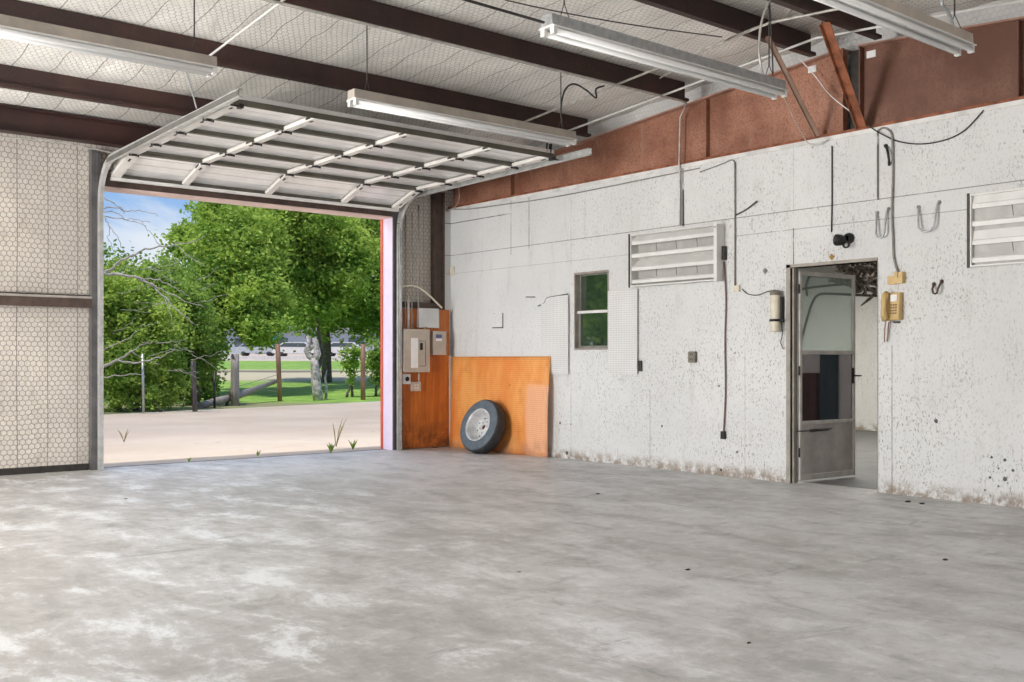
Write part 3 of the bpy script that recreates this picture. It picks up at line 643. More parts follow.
b = MB(); b.box((XR+.035, WY0+.02, zm-.03), (XR+.06, WY1-.02, zm+.002)); b.build('meeting_rail', M['white_steel'], win)
# louvered boxes
M['louver_back'] = simple('shaded_louver_back', (.52, .51, .48), .5, 0, .1, 6)  # back sheet darkened, puts the shade between the blades into its colour
def louver(y0, y1, z0, z1, dep, label):
    """y1 > y0; box protrudes dep from the wall; four sloping blades and a stamped back sheet"""
    t = thing('wall_louver', (XR, (y0+y1)/2, z0), label, 'vent'); xo = XR-dep
    b = MB(); b.box((xo, y0-.035, z0), (XR-.002, y0, z1)); b.box((xo, y1, z0), (XR-.002, y1+.03, z1)); b.box((xo, y0, z1-.012), (XR-.002, y1, z1)); b.box((xo, y0, z0), (XR-.002, y1, z0+.012))
    b.box((xo-.006, y0-.04, z0-.01), (xo, y0-.0, z1+.01)); b.build('casing', M['white_steel'], t)
    b = MB(); b.box((xo-.007, y1+.012, z0-.01), (xo-.001, y1+.034, z1+.01)); b.build('edge_strip', M['dark_steel'], t)
    h = (z1-z0)
    b = MB(); b.box((XR-.012, y0, z0+.01), (XR-.004, y1, z1-.01)); b.build('back_sheet', M['louver_back'], t)
    for k, f in enumerate((.80, .555, .30, .055)):
        z_ = z0+h*f; b = MB()
        b.prism([(xo+.012, z_), (xo+.012, z_+.035), (xo+.02, z_+.045), (XR-.016, z_+.045+(.075 if k in (0, 2) else -.03)), (XR-.016, z_+.035+(.075 if k in (0, 2) else -.03)), (xo+.022, z_+.03), (xo+.018, z_)], 1, y0, y1)
        # prism spans (x, z)
        b.build('blade', M['white_steel'], t)
    for f in (.66, .18):
        for i in range(4):
            b = MB(); ya = y1-(y1-y0)*(.06+.245*i); yb = ya-(y1-y0)*.17; zz = z0+h*f
            b.bar((XR-.0135, ya, zz+.10), (XR-.0135, yb, zz+.10), .004, .003, (1, 0, 0)); b.bar((XR-.0135, yb, zz+.10), (XR-.0135, yb-.012, zz+.0), .003, .004, (1, 0, 0)); b.build('stamped_crease', M['wire'], t)
    b = MB(); b.disc((xo-.0075, y0-.02, z1-.03), (1, 0, 0), .009); b.build('screw', M['black'], t)
    return t
lz0, lz1 = 2.02, 2.60
louver(onX(717, 250, XR-.13).y+.04, onX(629, 250, XR-.13).y-.03, lz0, lz1, .13, 'white louvered vent box above the white pegboards, left of the hanging cable')
louver(2.75, onX(970, 230, XR-.03).y-.02, 1.98, 2.585, .05, 'white louvered vent set in the wall at the right edge of the photo')
# pegboards
def pegb(px0, py0, px1, py1, label):
    a = wp(px0, py0); c_ = wp(px1, py1); b = MB(); b.box((XR-.034, min(a.y, c_.y), min(a.z, c_.z)), (XR-.024, max(a.y, c_.y), max(a.z, c_.z)))
    for yy in (min(a.y, c_.y)+.03, max(a.y, c_.y)-.05): b.box((XR-.024, yy, min(a.z, c_.z)+.02), (XR-.001, yy+.02, max(a.z, c_.z)-.02))
    return tag(b.build('pegboard', M['peg_white']), label, 'pegboard', 'white pegboards flanking the small window')
pegb(543, 297, 570, 374, 'white pegboard left of the small window'); pegb(610, 291, 639, 374, 'white pegboard right of the small window')
# orange pegboard leaning on the wall, bowed
b = MB(); y0, y1 = onX(550, 400, XR-.05).y, 11.46; nzz, nyy = 14, 16; vs = []
for side in (0, .006):
    for j in range(nzz+1):
        for i in range(nyy+1):
            u = i/nyy; v = j/nzz; y = y0+(y1-y0)*u-.03*math.sin(math.pi*v)*(1-u); z = 1.245*v
            lean = .05*(1-v)+.006; bow = .05*math.sin(math.pi*v)*(1-u)**1.5
            vs.append((XR-.036-lean-bow+side, y, z))
nn = (nzz+1)*(nyy+1); q = nyy+1
fs = [(j*q+i, j*q+i+1, (j+1)*q+i+1, (j+1)*q+i) for j in range(nzz) for i in range(nyy)]; fs += [tuple(nn+k for k in f)[::-1] for f in fs]
for i in range(nyy): fs += [(i, i+1, nn+i+1, nn+i), (nzz*q+i, nzz*q+i+1, nn+nzz*q+i+1, nn+nzz*q+i)]
for j in range(nzz): fs += [(j*q, (j+1)*q, nn+(j+1)*q, nn+j*q), (j*q+nyy, (j+1)*q+nyy, nn+(j+1)*q+nyy, nn+j*q+nyy)]
b.add(vs, fs, True); tag(b.build('orange_pegboard', M['peg_orange']), 'large bowed orange pegboard leaning on the wall behind the tyre', 'board')
# plywood panel in the corner with a pale batten
b = MB(); zt = onY(449, 310, YF-.15).z; b.box((OX1+.13, YF-.135, .01), (8.40, YF-.12, zt)); tag(b.build('plywood_panel', M['plywood']), 'tall orange-stained plywood panel behind the electrical boxes', 'board')
b = MB(); p0 = onY(449, 360, YF-.15); b.box((8.395, YF-.16, .08), (8.425, YF-.135, 1.26)); tag(b.build('corner_batten', M['beige_box']), 'thin pale upright batten between the plywood and the orange pegboard', 'batten')
# tyre leaning on the board
ax = Vector((-.93, -.06, .34)).normalized(); R = .330; TW = .20
cen = Vector((8.16, onX(483, 425, 8.16).y, 0)); horiz = math.hypot(ax.x, ax.y); KS = R/.352
cen.z = R*horiz+TW/2*ax.z*.8
ty = thing('spare_wheel', (cen.x, cen.y, 0), 'spare truck tyre on a white steel rim leaning on the orange board', 'tyre')
hw = TW/2
b = MB(); b.lathe([(.205, hw*.55), (.215, hw*.88), (.26, hw), (.315, hw*.96), (.338, hw*.80), (.352, hw*.62), (.352, -hw*.62), (.338, -hw*.85), (.28, -hw), (.215, -hw*.88), (.205, -hw*.5)], cen, ax, 56)
tread = b.build('tyre', M['rubber'], ty)
b = MB(); b.lathe([(.212, hw*.90), (.26, hw*1.015), (.315, hw*.975), (.335, hw*.84)], cen, ax, 56); b.build('sidewall', M['rubber_wall'], tread)
b = MB(); b.lathe([(.217, hw*.93), (.217, hw*1.02), (.205, hw*1.02), (.196, hw*.75), (.182, hw*.5), (.176, -.055), (.160, -.062), (.15, -.050), (.12, -.032), (.095, -.026), (.075, -.034), (.045, -.022), (.038, -.006), (.034, -.006), (.034, -.03)], cen, ax, 56); rim = b.build('rim', M['rim'], ty)
b = MB(); b.disc(cen+ax*(-.02), ax, .036, 20); b.build('hub_hole', M['rusty_hub'], rim)
a1 = ax.orthogonal().normalized(); a2 = ax.cross(a1)
b = MB()
for k in range(6):
    t_ = 2*math.pi*k/6; b = MB(); b.disc(cen-ax*.0255+(a1*math.cos(t_)+a2*math.sin(t_))*.080, ax, .009, 10); b.build('rim_hole', M['black'], rim)
for k in range(8):
    t_ = 2*math.pi*(k+.5)/8; b = MB(); b.disc(cen-ax*.033+(a1*math.cos(t_)+a2*math.sin(t_))*.128, ax, .012, 10); b.build('rim_hole', M['black'], rim)
# conduit lines, cables on the wall
cable('conduit', [wp(735, 162, .012), wp(735, 200, .012), wp(735, 286, .012)], .010, M['grey_wire'], 'painted conduit dropping to the little box left of the beige canister', 'pipe', None, False)
cable('cable', [wp(700, 172, .01), wp(722, 164, .01), wp(732, 160, .01), wp(735, 164, .01)], .006, M['grey_wire'], 'short wire bending down from the wall top into the painted conduit', 'wire')
cable('cable', [wp(683, 190, .012), wp(683, 226, .012)], .008, M['wire'], 'short dark wire on the wall seam above the louvered vent box', 'wire', None, False)
b = MB(); a = wp(737, 322-33); b.box((XR-.03, a.y-.045, a.z-.03), (XR, a.y+.03, a.z+.035)); tag(b.build('junction_box', M['cream'], bevel=.004), 'small cream box at the foot of the painted wall conduit', 'box')
cable('cable', [wp(742, 289, .01), wp(748, 294, .012), wp(758, 295, .012), wp(766, 292, .012), wp(775, 290, .02)], .005, M['wire'], 'short dark wire from the cream box to the beige canister', 'wire')
cable('cable', [wp(724, 262, .02), wp(726, 300, .015), wp(725, 340, .015), wp(725.5, 390, .015), wp(724, 425, .015), wp(723, 437, .02)], .009, simple('red_grey_cord', (.22, .13, .12), .6), 'dark cord hanging down the wall right of the louvered vent box', 'cord')
b = MB(); a = wp(723, 436, .02); b.box((XR-.04, a.y-.03, a.z-.03), (XR-.005, a.y+.02, a.z+.05)); tag(b.build('plug', M['black'], bevel=.005), 'black plug at the bottom end of the hanging wall cord', 'plug')
b = MB(); a = wp(724.5, 256, .02); b.box((XR-.05, a.y-.02, a.z-.04), (XR-.001, a.y+.02, a.z+.10)); tag(b.build('pull_cord_bracket', M['dark_steel'], bevel=.004), 'dark bracket beside the louvered box where the wall cord starts', 'bracket')
cable('cable', [wp(878, 131, .012), wp(884, 128, .012), wp(890, 131, .012), wp(892.5, 140, .012), wp(893, 180, .012), wp(892, 210, .012), wp(893, 235, .012), wp(894, 258, .012), wp(898, 272, .014)], .011, M['grey_wire'], 'grey wire running down the wall to the phone jack', 'wire')
cable('cable', [wp(832, 146, .01), wp(832, 160, .01), wp(832, 200, .01), wp(831.5, 232, .01)], .007, M['wire'], 'dark wire on the wall above the black floodlight', 'wire', None, False)
cable('cable', [wp(736, 215, .01), wp(747, 209, .012), wp(757, 201, .03)], .007, M['wire'], 'short dark bent rod sticking out beside the painted conduit', 'rod')
# outlet
o_ = wp(694, 357); t = thing('outlet', (XR, o_.y, o_.z), 'dirty beige electrical outlet on the white wall below the louvered box', 'outlet')
M['dirty'] = simple('dirty_outlet', (.26, .23, .18), .6, 0, .2, 40)
b = MB(); b.rbox((XR-.045, o_.y-.045, o_.z-.06), (XR, o_.y+.045, o_.z+.06), .012, 0); b.build('plate', M['dirty'], t)
for dz in (-.028, .028):
    for dy in (-.012, .012): b = MB(); b.box((XR-.0475, o_.y+dy-.004, o_.z+dz-.010), (XR-.044, o_.y+dy+.004, o_.z+dz+.010)); b.build('slot', M['black'], t)
# beige canister by the door
p = wp(779, 311); t = thing('wall_canister', (XR-.06, p.y, onX(780, 332).z), 'beige upright canister strapped to the wall left of the door', 'canister')
zt, zb_ = wp(779, 291).z, wp(779, 332).z
b = MB(); b.lathe([(0, zb_), (.045, zb_), (.05, zb_+.01), (.05, zt-.02), (.046, zt-.006), (.03, zt), (0, zt)], (XR-.06, p.y, 0), (0, 0, 1), 24); b.build('body', M['cream'], t)
b = MB(); b.lathe([(.052, zt-.045), (.052, zt-.006), (.03, zt+.006), (0, zt+.006)], (XR-.06, p.y, 0), (0, 0, 1), 24); b.build('cap', M['dirty'], t)
b = MB(); zb2 = wp(779, 320.5).z; b.lathe([(.051, zb2-.012), (.055, zb2-.012), (.055, zb2+.012), (.051, zb2+.012)], (XR-.06, p.y, 0), (0, 0, 1), 24); b.box((XR-.062, p.y-.09, zb2-.011), (XR-.05, p.y+.07, zb2+.011)); b.box((XR-.05, p.y-.065, zb2-.02), (XR-.0, p.y-.05, zt-.06)); b.build('strap', M['black'], t)
b = MB(); b.tube([(XR-.05, p.y-.06, zb2), (XR-.03, p.y-.065, zb2-.12), (XR-.03, p.y-.04, zb2-.22), (XR-.03, p.y-.07, zb2-.28)], .005); b.build('strap_tail', M['black'], t)
# floodlight above door
p = wp(845, 241); t = thing('floodlight', (XR, p.y, p.z), 'black floodlight knob on the wall above the open door', 'light')
b = MB(); b.lathe([(0, 0), (.05, 0), (.05, .02), (.042, .045), (.025, .06)], (XR, p.y-.05, p.z+.02), (-1, 0, 0), 20); b.build('base', M['black'], t)
hc = Vector((XR-.085, p.y-.02, p.z)); hx = Vector((-.85, .5, .02)).normalized()
b = MB(); b.lathe([(0, -.04), (.028, -.036), (.044, -.016), (.053, .016), (.054, .055), (.050, .062), (.044, .055), (0, .04)], hc, hx, 22); b.build('head', M['black'], t)
b = MB(); b.lathe([(.028, -.01), (.036, .0), (.036, .02), (.024, .022), (.022, .01)], Vector((XR-.06, p.y-.055, p.z-.04)), (-.9, 0, -.1), 18); b.build('swivel', M['black'], t)
# diamonds
def diamond(px, py, r_, mat, label):
    p = wp(px, py); b = MB(); b.prism([(p.y-r_, p.z), (p.y, p.z+r_), (p.y+r_, p.z), (p.y, p.z-r_)], 0, XR-.008, XR); b.lathe([(r_*.35, .008), (r_*.3, .016), (0, .018)], (XR, p.y, p.z), (-1, 0, 0), 10); tag(b.build('diamond_plate', mat), label, 'plate')
diamond(832, 257, .032, M['brass'], 'small brass diamond plate below the black floodlight'); diamond(765.5, 271, .03, M['grey_wire'], 'small grey diamond plate above the beige canister')
# phone jack and plug-in adapter
p = wp(899, 278); t = thing('phone_jack', (XR, p.y, p.z), 'yellowed phone jack with adapter above the wall telephone', 'jack')
b = MB(); b.rbox((XR-.05, p.y-.06, p.z-.05), (XR, p.y+.02, p.z+.05), .006, 0); b.build('adapter', M['beige_plastic'], t)
b = MB(); b.rbox((XR-.03, p.y+.02, p.z-.055), (XR, p.y+.095, p.z+.022), .01, 0); b.build('jack_plate', M['beige_plastic'], t)
b = MB(); b.box((XR-.052, p.y-.02, p.z+.0), (XR-.049, p.y-.012, p.z+.052)); b.build('groove', M['beige_dark'], t)
# wall telephone
p = wp(893, 307); t = thing('wall_telephone', (XR, p.y, p.z-.12), 'yellowed beige wall telephone with handset right of the door', 'telephone')
b = MB(); b.prism([(XR, p.z-.12), (XR, p.z+.125), (XR-.05, p.z+.125), (XR-.075, p.z-.10), (XR-.07, p.z-.12)], 1, p.y-.095, p.y+.06); b.build('body', M['beige_plastic'], t, bevel=.006)
hs = []
b = MB(); yy = p.y+.022
b.tube([(XR-.07, yy, p.z+.12), (XR-.095, yy, p.z+.10), (XR-.115, yy, p.z+.04), (XR-.12, yy, p.z-.02), (XR-.115, yy, p.z-.07), (XR-.09, yy, p.z-.12)], [.026, .030, .024, .022, .028, .030], 12)
b.build('handset', M['beige_plastic'], t)
b = MB(); b.box((XR-.066, p.y-.075, p.z+.045), (XR-.056, p.y-.012, p.z+.105)); b.build('card', M['paper'], t)
for r_ in range(4):
    for c_ in range(3):
        b = MB(); z_ = p.z+.015-r_*.025; y_ = p.y-.018-c_*.024; xx = XR-.05-.025*((p.z+.125-z_)/.225); b.box((xx-.006, y_-.008, z_-.007), (xx+.004, y_+.008, z_+.007)); b.build('key', M['beige_dark'], t)
b = MB()
cp = [wp(886, 320, .08), wp(884.5, 330, .05), wp(884.5, 342, .04), wp(887, 341, .03), wp(888, 330, .02), wp(889, 322, .02)]
b.tube(cp, .006, 6); b.build('cord', simple('worn_cord', (.36, .22, .16), .6), t)
b = MB(); b.box((XR-.03, p.y-.07, p.z-.145), (XR, p.y-.02, p.z-.130)); b.build('clip', M['black'], t)
# U hooks
def uhook(px, top, bot, w0, w1, mat, r_, label, proud=.05):
    a = wp(px, top); c_ = wp(px, bot)
    b = MB(); pts = [(XR-.006, a.y+w0, a.z), (XR-proud*.4, a.y+w0*.9, a.z-.02), (XR-proud, (a.y+w0*.75), c_.z+.04), (XR-proud, a.y+w1*.6, c_.z+.008), (XR-proud, a.y, c_.z), (XR-proud, a.y-w1*.6, c_.z+.008), (XR-proud, a.y-w0*.75, c_.z+.04), (XR-proud*.4, a.y-w0*.9, a.z+.0), (XR-.006, a.y-w0, a.z+.02)]
    b.tube(pts, r_, 8); 
    for sy in (-1, 1): b.lathe([(0, 0), (.018, 0), (.018, .008), (.006, .014)], (XR, a.y+sy*w0, a.z+(.02 if sy < 0 else 0)), (-1, 0, 0), 12)
    return tag(b.build('wall_hook', mat), label, 'hook', 'steel U hooks on the white wall')
uhook(883, 212, 238, .055, .045, M['galv'], .009, 'narrow grey U hook at the corner of the door, left of the wider one')
uhook(929, 206, 232, .095, .06, M['galv'], .009, 'wide grey U hook on the wall right of the door')
uhook(938, 284, 294, .035, .03, simple('rusty_hook', (.10, .06, .045), .6), .009, 'small rusty hook right of the wall telephone')
b = MB(); a = wp(503, 313); c_ = wp(503, 328); b.bar((XR-.004, a.y, a.z), (XR-.004, c_.y, c_.z), .012, .006, (1, 0, 0)); b.bar((XR-.004, a.y, c_.z+.005), (XR-.1, a.y+.10, c_.z+.002), .012, .012); tag(b.build('wall_hook', M['dark_steel']), 'dark L shaped hook alone on the wall above the orange board', 'hook')
b = MB(); b.tube([wp(886, 146, .01), wp(888, 153, .05), wp(889, 160, .05), wp(889, 165, .01)], .012, 8); b.lathe([(0, 0), (.02, 0), (.018, .01), (0, .012)], wp(886, 146), (-1, 0, 0), 10); tag(b.build('cable_clamp', M['dark_steel']), 'dark metal clamp high on the wall above the left U hook', 'clamp')
cable('cable', [wp(526, 297, .012), wp(530, 297, .03), wp(535, 297, .012)], .006, M['wire'], 'short dark wire stub left of the left white pegboard', 'wire')
cable('cable', [wp(568, 294, .02), wp(556, 296, .03), wp(547, 298, .03), wp(544, 303, .03), wp(538, 306, .02)], .006, M['wire'], 'dark rod with a hooked end along the top of the left pegboard', 'rod')
b = MB(); a = wp(640, 366); b.box((XR-.03, a.y-.04, a.z-.06), (XR-.004, a.y+.0, a.z+.06)); tag(b.build('latch', M['dark_steel'], bevel=.004), 'small dark latch at the lower right edge of the right pegboard', 'latch')
b = MB(); a = wp(447, 272); b.box((XR-.03, 11.44, a.z-.06), (XR-.001, 11.52, a.z+.06)); tag(b.build('switch_box', M['cream'], bevel=.004), 'small cream box high in the corner beside the dark column', 'box')
cable('cable', [wp(450, 209, .02), wp(470, 209, .02), wp(500, 205, .02), wp(560, 196, .02), wp(680, 172, .02), wp(700, 168, .02)], .006, M['grey_wire'], 'grey wire stapled along the top of the long white wall', 'wire')
cable('cable', [wp(436, 170, .08)+Vector((0, -.45, 0)), wp(440, 200, .08)+Vector((0, -.45, 0)), wp(450, 209, .04)+Vector((0, -.1, 0)), wp(452, 209, .02)], .006, M['conduit'], 'pale loose wire looping down into the top of the corner', 'wire')
# ------------------------------------------------ electrical boxes in the corner
PYL = YF-.135
def epl(px, py, off=0): return onY(px, py, PYL-off)
a = epl(404, 330, .09); c_ = epl(429, 371, .09)
t = thing('breaker_panel', ((a.x+c_.x)/2, PYL, c_.z), 'large beige breaker panel on the orange plywood', 'electrical panel')
b = MB(); b.box((a.x+.01, PYL-.085, c_.z), (c_.x, PYL, a.z)); b.build('cabinet', M['beige_box'], t, bevel=.003)
b = MB(); b.box((a.x, PYL-.095, c_.z-.015), (c_.x+.01, PYL-.085, a.z+.015)); cv = b.build('cover', M['beige_box'], t)
dx0 = epl(411, 366, .1); dx1 = epl(426, 339, .1)
b = MB(); b.box((dx0.x, PYL-.100, dx0.z), (dx1.x, PYL-.096, dx1.z)); dr = b.build('door', M['beige_box'], t)
b = MB(); q1 = epl(411, 368, .1); q2 = epl(418, 338, .1); b.box((q1.x, PYL-.103, q1.z), (q2.x, PYL-.1005, q2.z)); b.build('paper_label', M['paper'], dr)
b = MB(); q1 = epl(420, 350, .1); q2 = epl(422.5, 343, .1); b.box((q1.x, PYL-.108, q1.z), (q2.x, PYL-.1005, q2.z)); b.build('latch', M['black'], dr)
b = MB()
for (u, v) in (((419, 341), (425.5, 341)), ((425.5, 341), (425.5, 366)), ((425.5, 366), (419, 366))):
    p0 = epl(*u, .1); p1 = epl(*v, .1); b.bar((p0.x, PYL-.1005, p0.z), (p1.x, PYL-.1005, p1.z), .002, .006, (0, 0, 1) if u[1] == v[1] else (1, 0, 0))
b.build('door_edge', M['dark_steel'], dr)
a = epl(433, 331, .07); c_ = epl(446.5, 355, .07)
t = thing('disconnect_box', ((a.x+c_.x)/2, PYL, c_.z), 'small beige switch box right of the large breaker panel', 'electrical panel')
b = MB(); b.box((a.x, PYL-.07, c_.z), (c_.x, PYL, a.z)); b.build('cabinet', M['beige_box'], t, bevel=.003)
b = MB(); b.box((a.x+.02, PYL-.076, c_.z+.02), (c_.x-.02, PYL-.0705, a.z-.02)); d2 = b.build('door', M['beige_box'], t)
q1 = epl(436, 341, .08); q2 = epl(442, 338.5, .08); b = MB(); b.box((q1.x, PYL-.079, q1.z), (q2.x, PYL-.0765, q2.z)); b.build('paper_label', M['paper'], d2)
q1 = epl(436, 338, .08); q2 = epl(442, 334.5, .08); b = MB(); b.box((q1.x, PYL-.079, q1.z), (q2.x, PYL-.0765, q2.z)); b.build('blue_label', simple('blue_label', (.12, .14, .28), .5), d2)
b = MB(); q1 = epl(448.5, 347, .05); b.lathe([(0, 0), (.018, 0), (.018, .03), (0, .032)], (c_.x+.0, PYL-.035, q1.z), (1, 0, 0), 12); b.build('red_knob', simple('red_knob', (.6, .06, .03), .4), t)
a = epl(419, 308, .06); c_ = epl(439, 328, .06)
t = thing('junction_cabinet', ((a.x+c_.x)/2, PYL, c_.z), 'pale grey square cabinet above the beige boxes', 'electrical box')
b = MB(); b.box((a.x+.005, PYL-.055, c_.z+.005), (c_.x-.005, PYL, a.z-.005)); b.build('cabinet', M['grey_box'], t)
b = MB(); b.box((a.x, PYL-.062, c_.z), (c_.x, PYL-.0555, a.z)); b.build('cover', M['grey_box'], t, bevel=.002)
a = epl(402.5, 374, .04); c_ = epl(410.5, 384, .04)
t = thing('round_socket', ((a.x+c_.x)/2, PYL, c_.z), 'grey socket box with round black outlet under the breaker panel', 'outlet')
b = MB(); b.rbox((a.x, PYL-.045, c_.z), (c_.x, PYL, a.z), .012, 1); b.build('box', M['grey_box'], t)
b = MB(); b.lathe([(0, .010), (.028, .010), (.032, 0)], ((a.x+c_.x)/2+.008, PYL-.045, (a.z+c_.z)/2), (0, -1, 0), 18); b.build('socket_face', M['black'], t)
a = epl(412, 382, .04); c_ = epl(421, 391, .04); xm, zm_ = (a.x+c_.x)/2, (a.z+c_.z)/2
t = thing('outlet_box', (xm, PYL, c_.z), 'white four-gang outlet box at the foot of a short conduit', 'outlet')
b = MB(); b.rbox((a.x, PYL-.04, c_.z), (c_.x, PYL, a.z), .01, 1); b.build('box', M['beige_box'], t)
for sx in (-1, 1):
    for sz in (-1, 1):
        b = MB(); b.rbox((xm+sx*.02-.015, PYL-.044, zm_+sz*.02-.015), (xm+sx*.02+.015, PYL-.0405, zm_+sz*.02+.015), .005, 1); b.build('socket', M['cream'], t)
p0 = epl(419, 371, .03); p1 = epl(418.5, 382, .03); cable('conduit', [p0, (p0.x, p0.y, p1.z)], .012, M['conduit'], 'short conduit between the breaker panel and the outlet box', 'pipe', None, False)
for (px, top, l_, r_, m_) in ((405.5, 215, 'leftmost tall conduit rising from the breaker panel beside the door track', .010, 'grey_wire'), (408.5, 297, 'thick pale conduit rising from the left of the breaker panel', .018, 'conduit'),
                          (412, 212, 'middle thin conduit rising from the breaker panel', .010, 'grey_wire'), (418.5, 205, 'rightmost tall conduit rising from the breaker panel, left of the grey cabinet', .012, 'grey_wire')):
    p0 = epl(px, 330, .04); p1 = epl(px, top, .04); cable('conduit', [p0, (p0.x, p0.y, p1.z)], r_, M[m_], l_, 'pipe', 'conduits rising from the breaker panel', False, 8)
cable('cable', [epl(402, 287, .06), epl(405, 286, .06), epl(411, 285.5, .06), epl(418, 287, .06), epl(427, 293, .06), epl(435, 301, .06), epl(442, 308, .05)], .013, M['cream'], 'pale curved hose arching over the breaker panel to the corner', 'hose')
cable('cable', [epl(424, 330, .06), epl(424.5, 328, .08), epl(426, 327, .06)], .010, M['conduit'], 'tiny bent connector between grey cabinet and breaker panel', 'connector')

# ================================================================== DOOR
dr = holder('door_1', (XR, (DY0+DY1)/2, 0))
M['frame'] = simple('aged_door_frame', (.40, .36, .31), .6, 0, .15, 6)
M['alum'] = simple('dull_aluminium', (.72, .68, .63), .45, .1, .12, 8)
M['panel'] = simple('dirty_door_panel', (.60, .55, .52), .6, 0, .15, 5)
b = MB(); b.box((XR-.012, DY1-.0, 0), (XR+T, DY1+.045, DZ+.03)); b.box((XR+.02, DY1-.022, 0), (XR+.065, DY1, DZ)); b.box((XR-.012, DY0-.0, DZ), (XR+T, DY1+.045, DZ+.03)); b.box((XR+.0, DY0-.004, 0), (XR+T, DY0+.006, DZ))
b.build('door_frame', M['frame'], dr)
# leaf, hinged at far jamb, swung into the next room
hp = Vector((XR+T-.02, DY1-.030, 0)); q = onZ(857, 476.5, 0)
ang = math.atan2(q.y-hp.y, q.x-hp.x); LW = .87; du = Vector((math.cos(ang), math.sin(ang), 0)); dn = Vector((-du.y, du.x, 0))
def lp(u, z, k=0): return hp+du*u+Vector((0, 0, z))+dn*k
def lbox(mb, u0, u1, z0, z1, k0, k1):
    vs = [lp(u, z, k) for z in (z0, z1) for u, k in ((u0, k0), (u1, k0), (u1, k1), (u0, k1))]
    mb.add(vs, [(0,3,2,1),(4,5,6,7),(0,1,5,4),(1,2,6,5),(2,3,7,6),(3,0,4,7)])
zT = 2.07; SW = .036
b = MB(); lbox(b, 0, SW, .02, zT, -.014, .014); lbox(b, LW-SW, LW, .02, zT, -.014, .014)
for z0_, z1_ in ((.02, .075), (.565, .60), (1.255, 1.295), (zT-.04, zT)): lbox(b, SW, LW-SW, z0_, z1_, -.014, .014)
leaf = b.build('door_leaf', M['alum'], dr, bevel=.003)
b = MB(); lbox(b, SW, LW-SW, .075, .565, -.006, .006); b.build('kick_panel', M['panel'], leaf)
b = MB(); lbox(b, SW, LW-SW, .60, 1.255, -.002, .002); b.build('screen', M['screen'], leaf)
b = MB(); lbox(b, SW, LW-SW, 1.295, zT-.04, -.002, .002); b.build('pane', M['door_glass'], leaf)
b = MB(); s_ = -1 if (lp(0, 0, -1)-O).length < (lp(0, 0, 1)-O).length else 1
b.tube([lp(-.06, .505, s_*.03), lp(.15, .505, s_*.04)], .006); b.tube([lp(.12, .505, s_*.04), lp(.40, .51, s_*.04)], .014); b.tube([lp(.40, .51, s_*.04), lp(.47, .515, s_*.03)], .007); b.build('door_closer', M['dark_steel'], leaf)
b = MB(); lbox(b, LW-.065, LW-.035, .96, 1.12, s_*.014, s_*.024); b.tube([lp(LW-.035, 1.04, s_*.02), lp(LW-.035, 1.04, s_*.06), lp(LW+.03, 1.04, s_*.06)], .009); b.build('handle', M['black'], leaf)
for zz in (.25, 1.05, 1.85):
    b = MB(); b.tube([lp(-.008, zz, s_*.012), lp(-.008, zz+.09, s_*.012)], .009, 8); b.build('hinge', M['dark_steel'], leaf)
# things in the next room
def inroom(px0, px1, py0, x_, dep, w_lab, mat, cat, name):
    p0 = onX(px0, 400, x_); p1 = onX(px1, 400, x_); z1 = onX((px0+px1)/2, py0, x_).z
    t = thing(name, (x_+dep/2, (p0.y+p1.y)/2, 0), w_lab, cat)
    b = MB(); b.rbox((x_, min(p0.y, p1.y), 0), (x_+dep, max(p0.y, p1.y), z1), .01, 2); b.build('body', mat, t)
    ym = (p0.y+p1.y)/2; b = MB(); b.box((x_-.004, ym-.004, .08), (x_-.0005, ym+.004, z1-.06)); b.build('door_gap', M['black'], t)
    b = MB(); b.box((x_-.02, ym+.02, z1*.55), (x_-.001, ym+.035, z1*.55+.1)); b.build('handle', M['dark_steel'], t)
inroom(801, 815.5, 373, 15.62, .14, 'dark red low cabinet seen through the screen of the open door', simple('dark_red_paint', (.085, .022, .022), .6), 'cabinet', 'cabinet')
inroom(819.5, 834, 354, 15.62, .14, 'tall dark teal locker seen through the screen of the open door', simple('dark_teal_paint', (.020, .055, .075), .6), 'locker', 'locker')
cable('cable', [onX(800, 345, NX-.03), onX(806, 322, NX-.03), onX(812, 303, NX-.03), onX(819, 294.5, NX-.03), (NX-.03, onX(835, 294, NX-.03).y, onX(835, 294, NX).z), onX(857, 295, NX-.03), onX(884, 296, NX-.03)], .02, M['wire'], 'dark cable bending along the back wall of the next room', 'wire')
cable('cable', [onX(798, 290, NX-.03), onX(815, 287, NX-.03), onX(840, 284.5, NX-.03), onX(856, 284, NX-.03)], .02, M['wire'], 'dark straight cable near the top of the next room back wall', 'wire')
cable('cable', [onX(807, 296, NX-.05), onX(806, 285, NX-.05), onX(808, 279, NX-.05), onX(812, 276, NX-.05), onX(840, 278, NX-.05)], .02, M['wire'], 'short dark hooked cable high on the next room back wall', 'wire')
# torn hanging ceiling material just inside the door top
M['torn'] = simple('torn_insulation', (.34, .29, .24), .9, 0, .4, 30)
tn = MB(); rr = random.Random(3)
for k in range(46):
    px = rr.uniform(842, 884) if k < 32 else rr.uniform(855, 872); dd = rr.uniform(11.2, 12.5); py = rr.uniform(262, 274) if k < 32 else rr.uniform(275, 291)
    c0 = onD(px, py, dd); c0.z = min(c0.z, NZ-.06)
    pts = [c0]; 
    for j in range(4): pts.append(pts[-1]+Vector((rr.uniform(-.09, .09), rr.uniform(-.12, .12), rr.uniform(-.09, .05)))); pts[-1].z = min(pts[-1].z, NZ-.06)
    tn.tube(pts, [.01, rr.uniform(.02, .05), rr.uniform(.03, .055), .02, .008], 6)
for k in range(9):
    c0 = onD(838+k*5, 272, 11.8); tn.tube([c0, Vector((c0.x, c0.y, NZ-.005))], .025, 5)
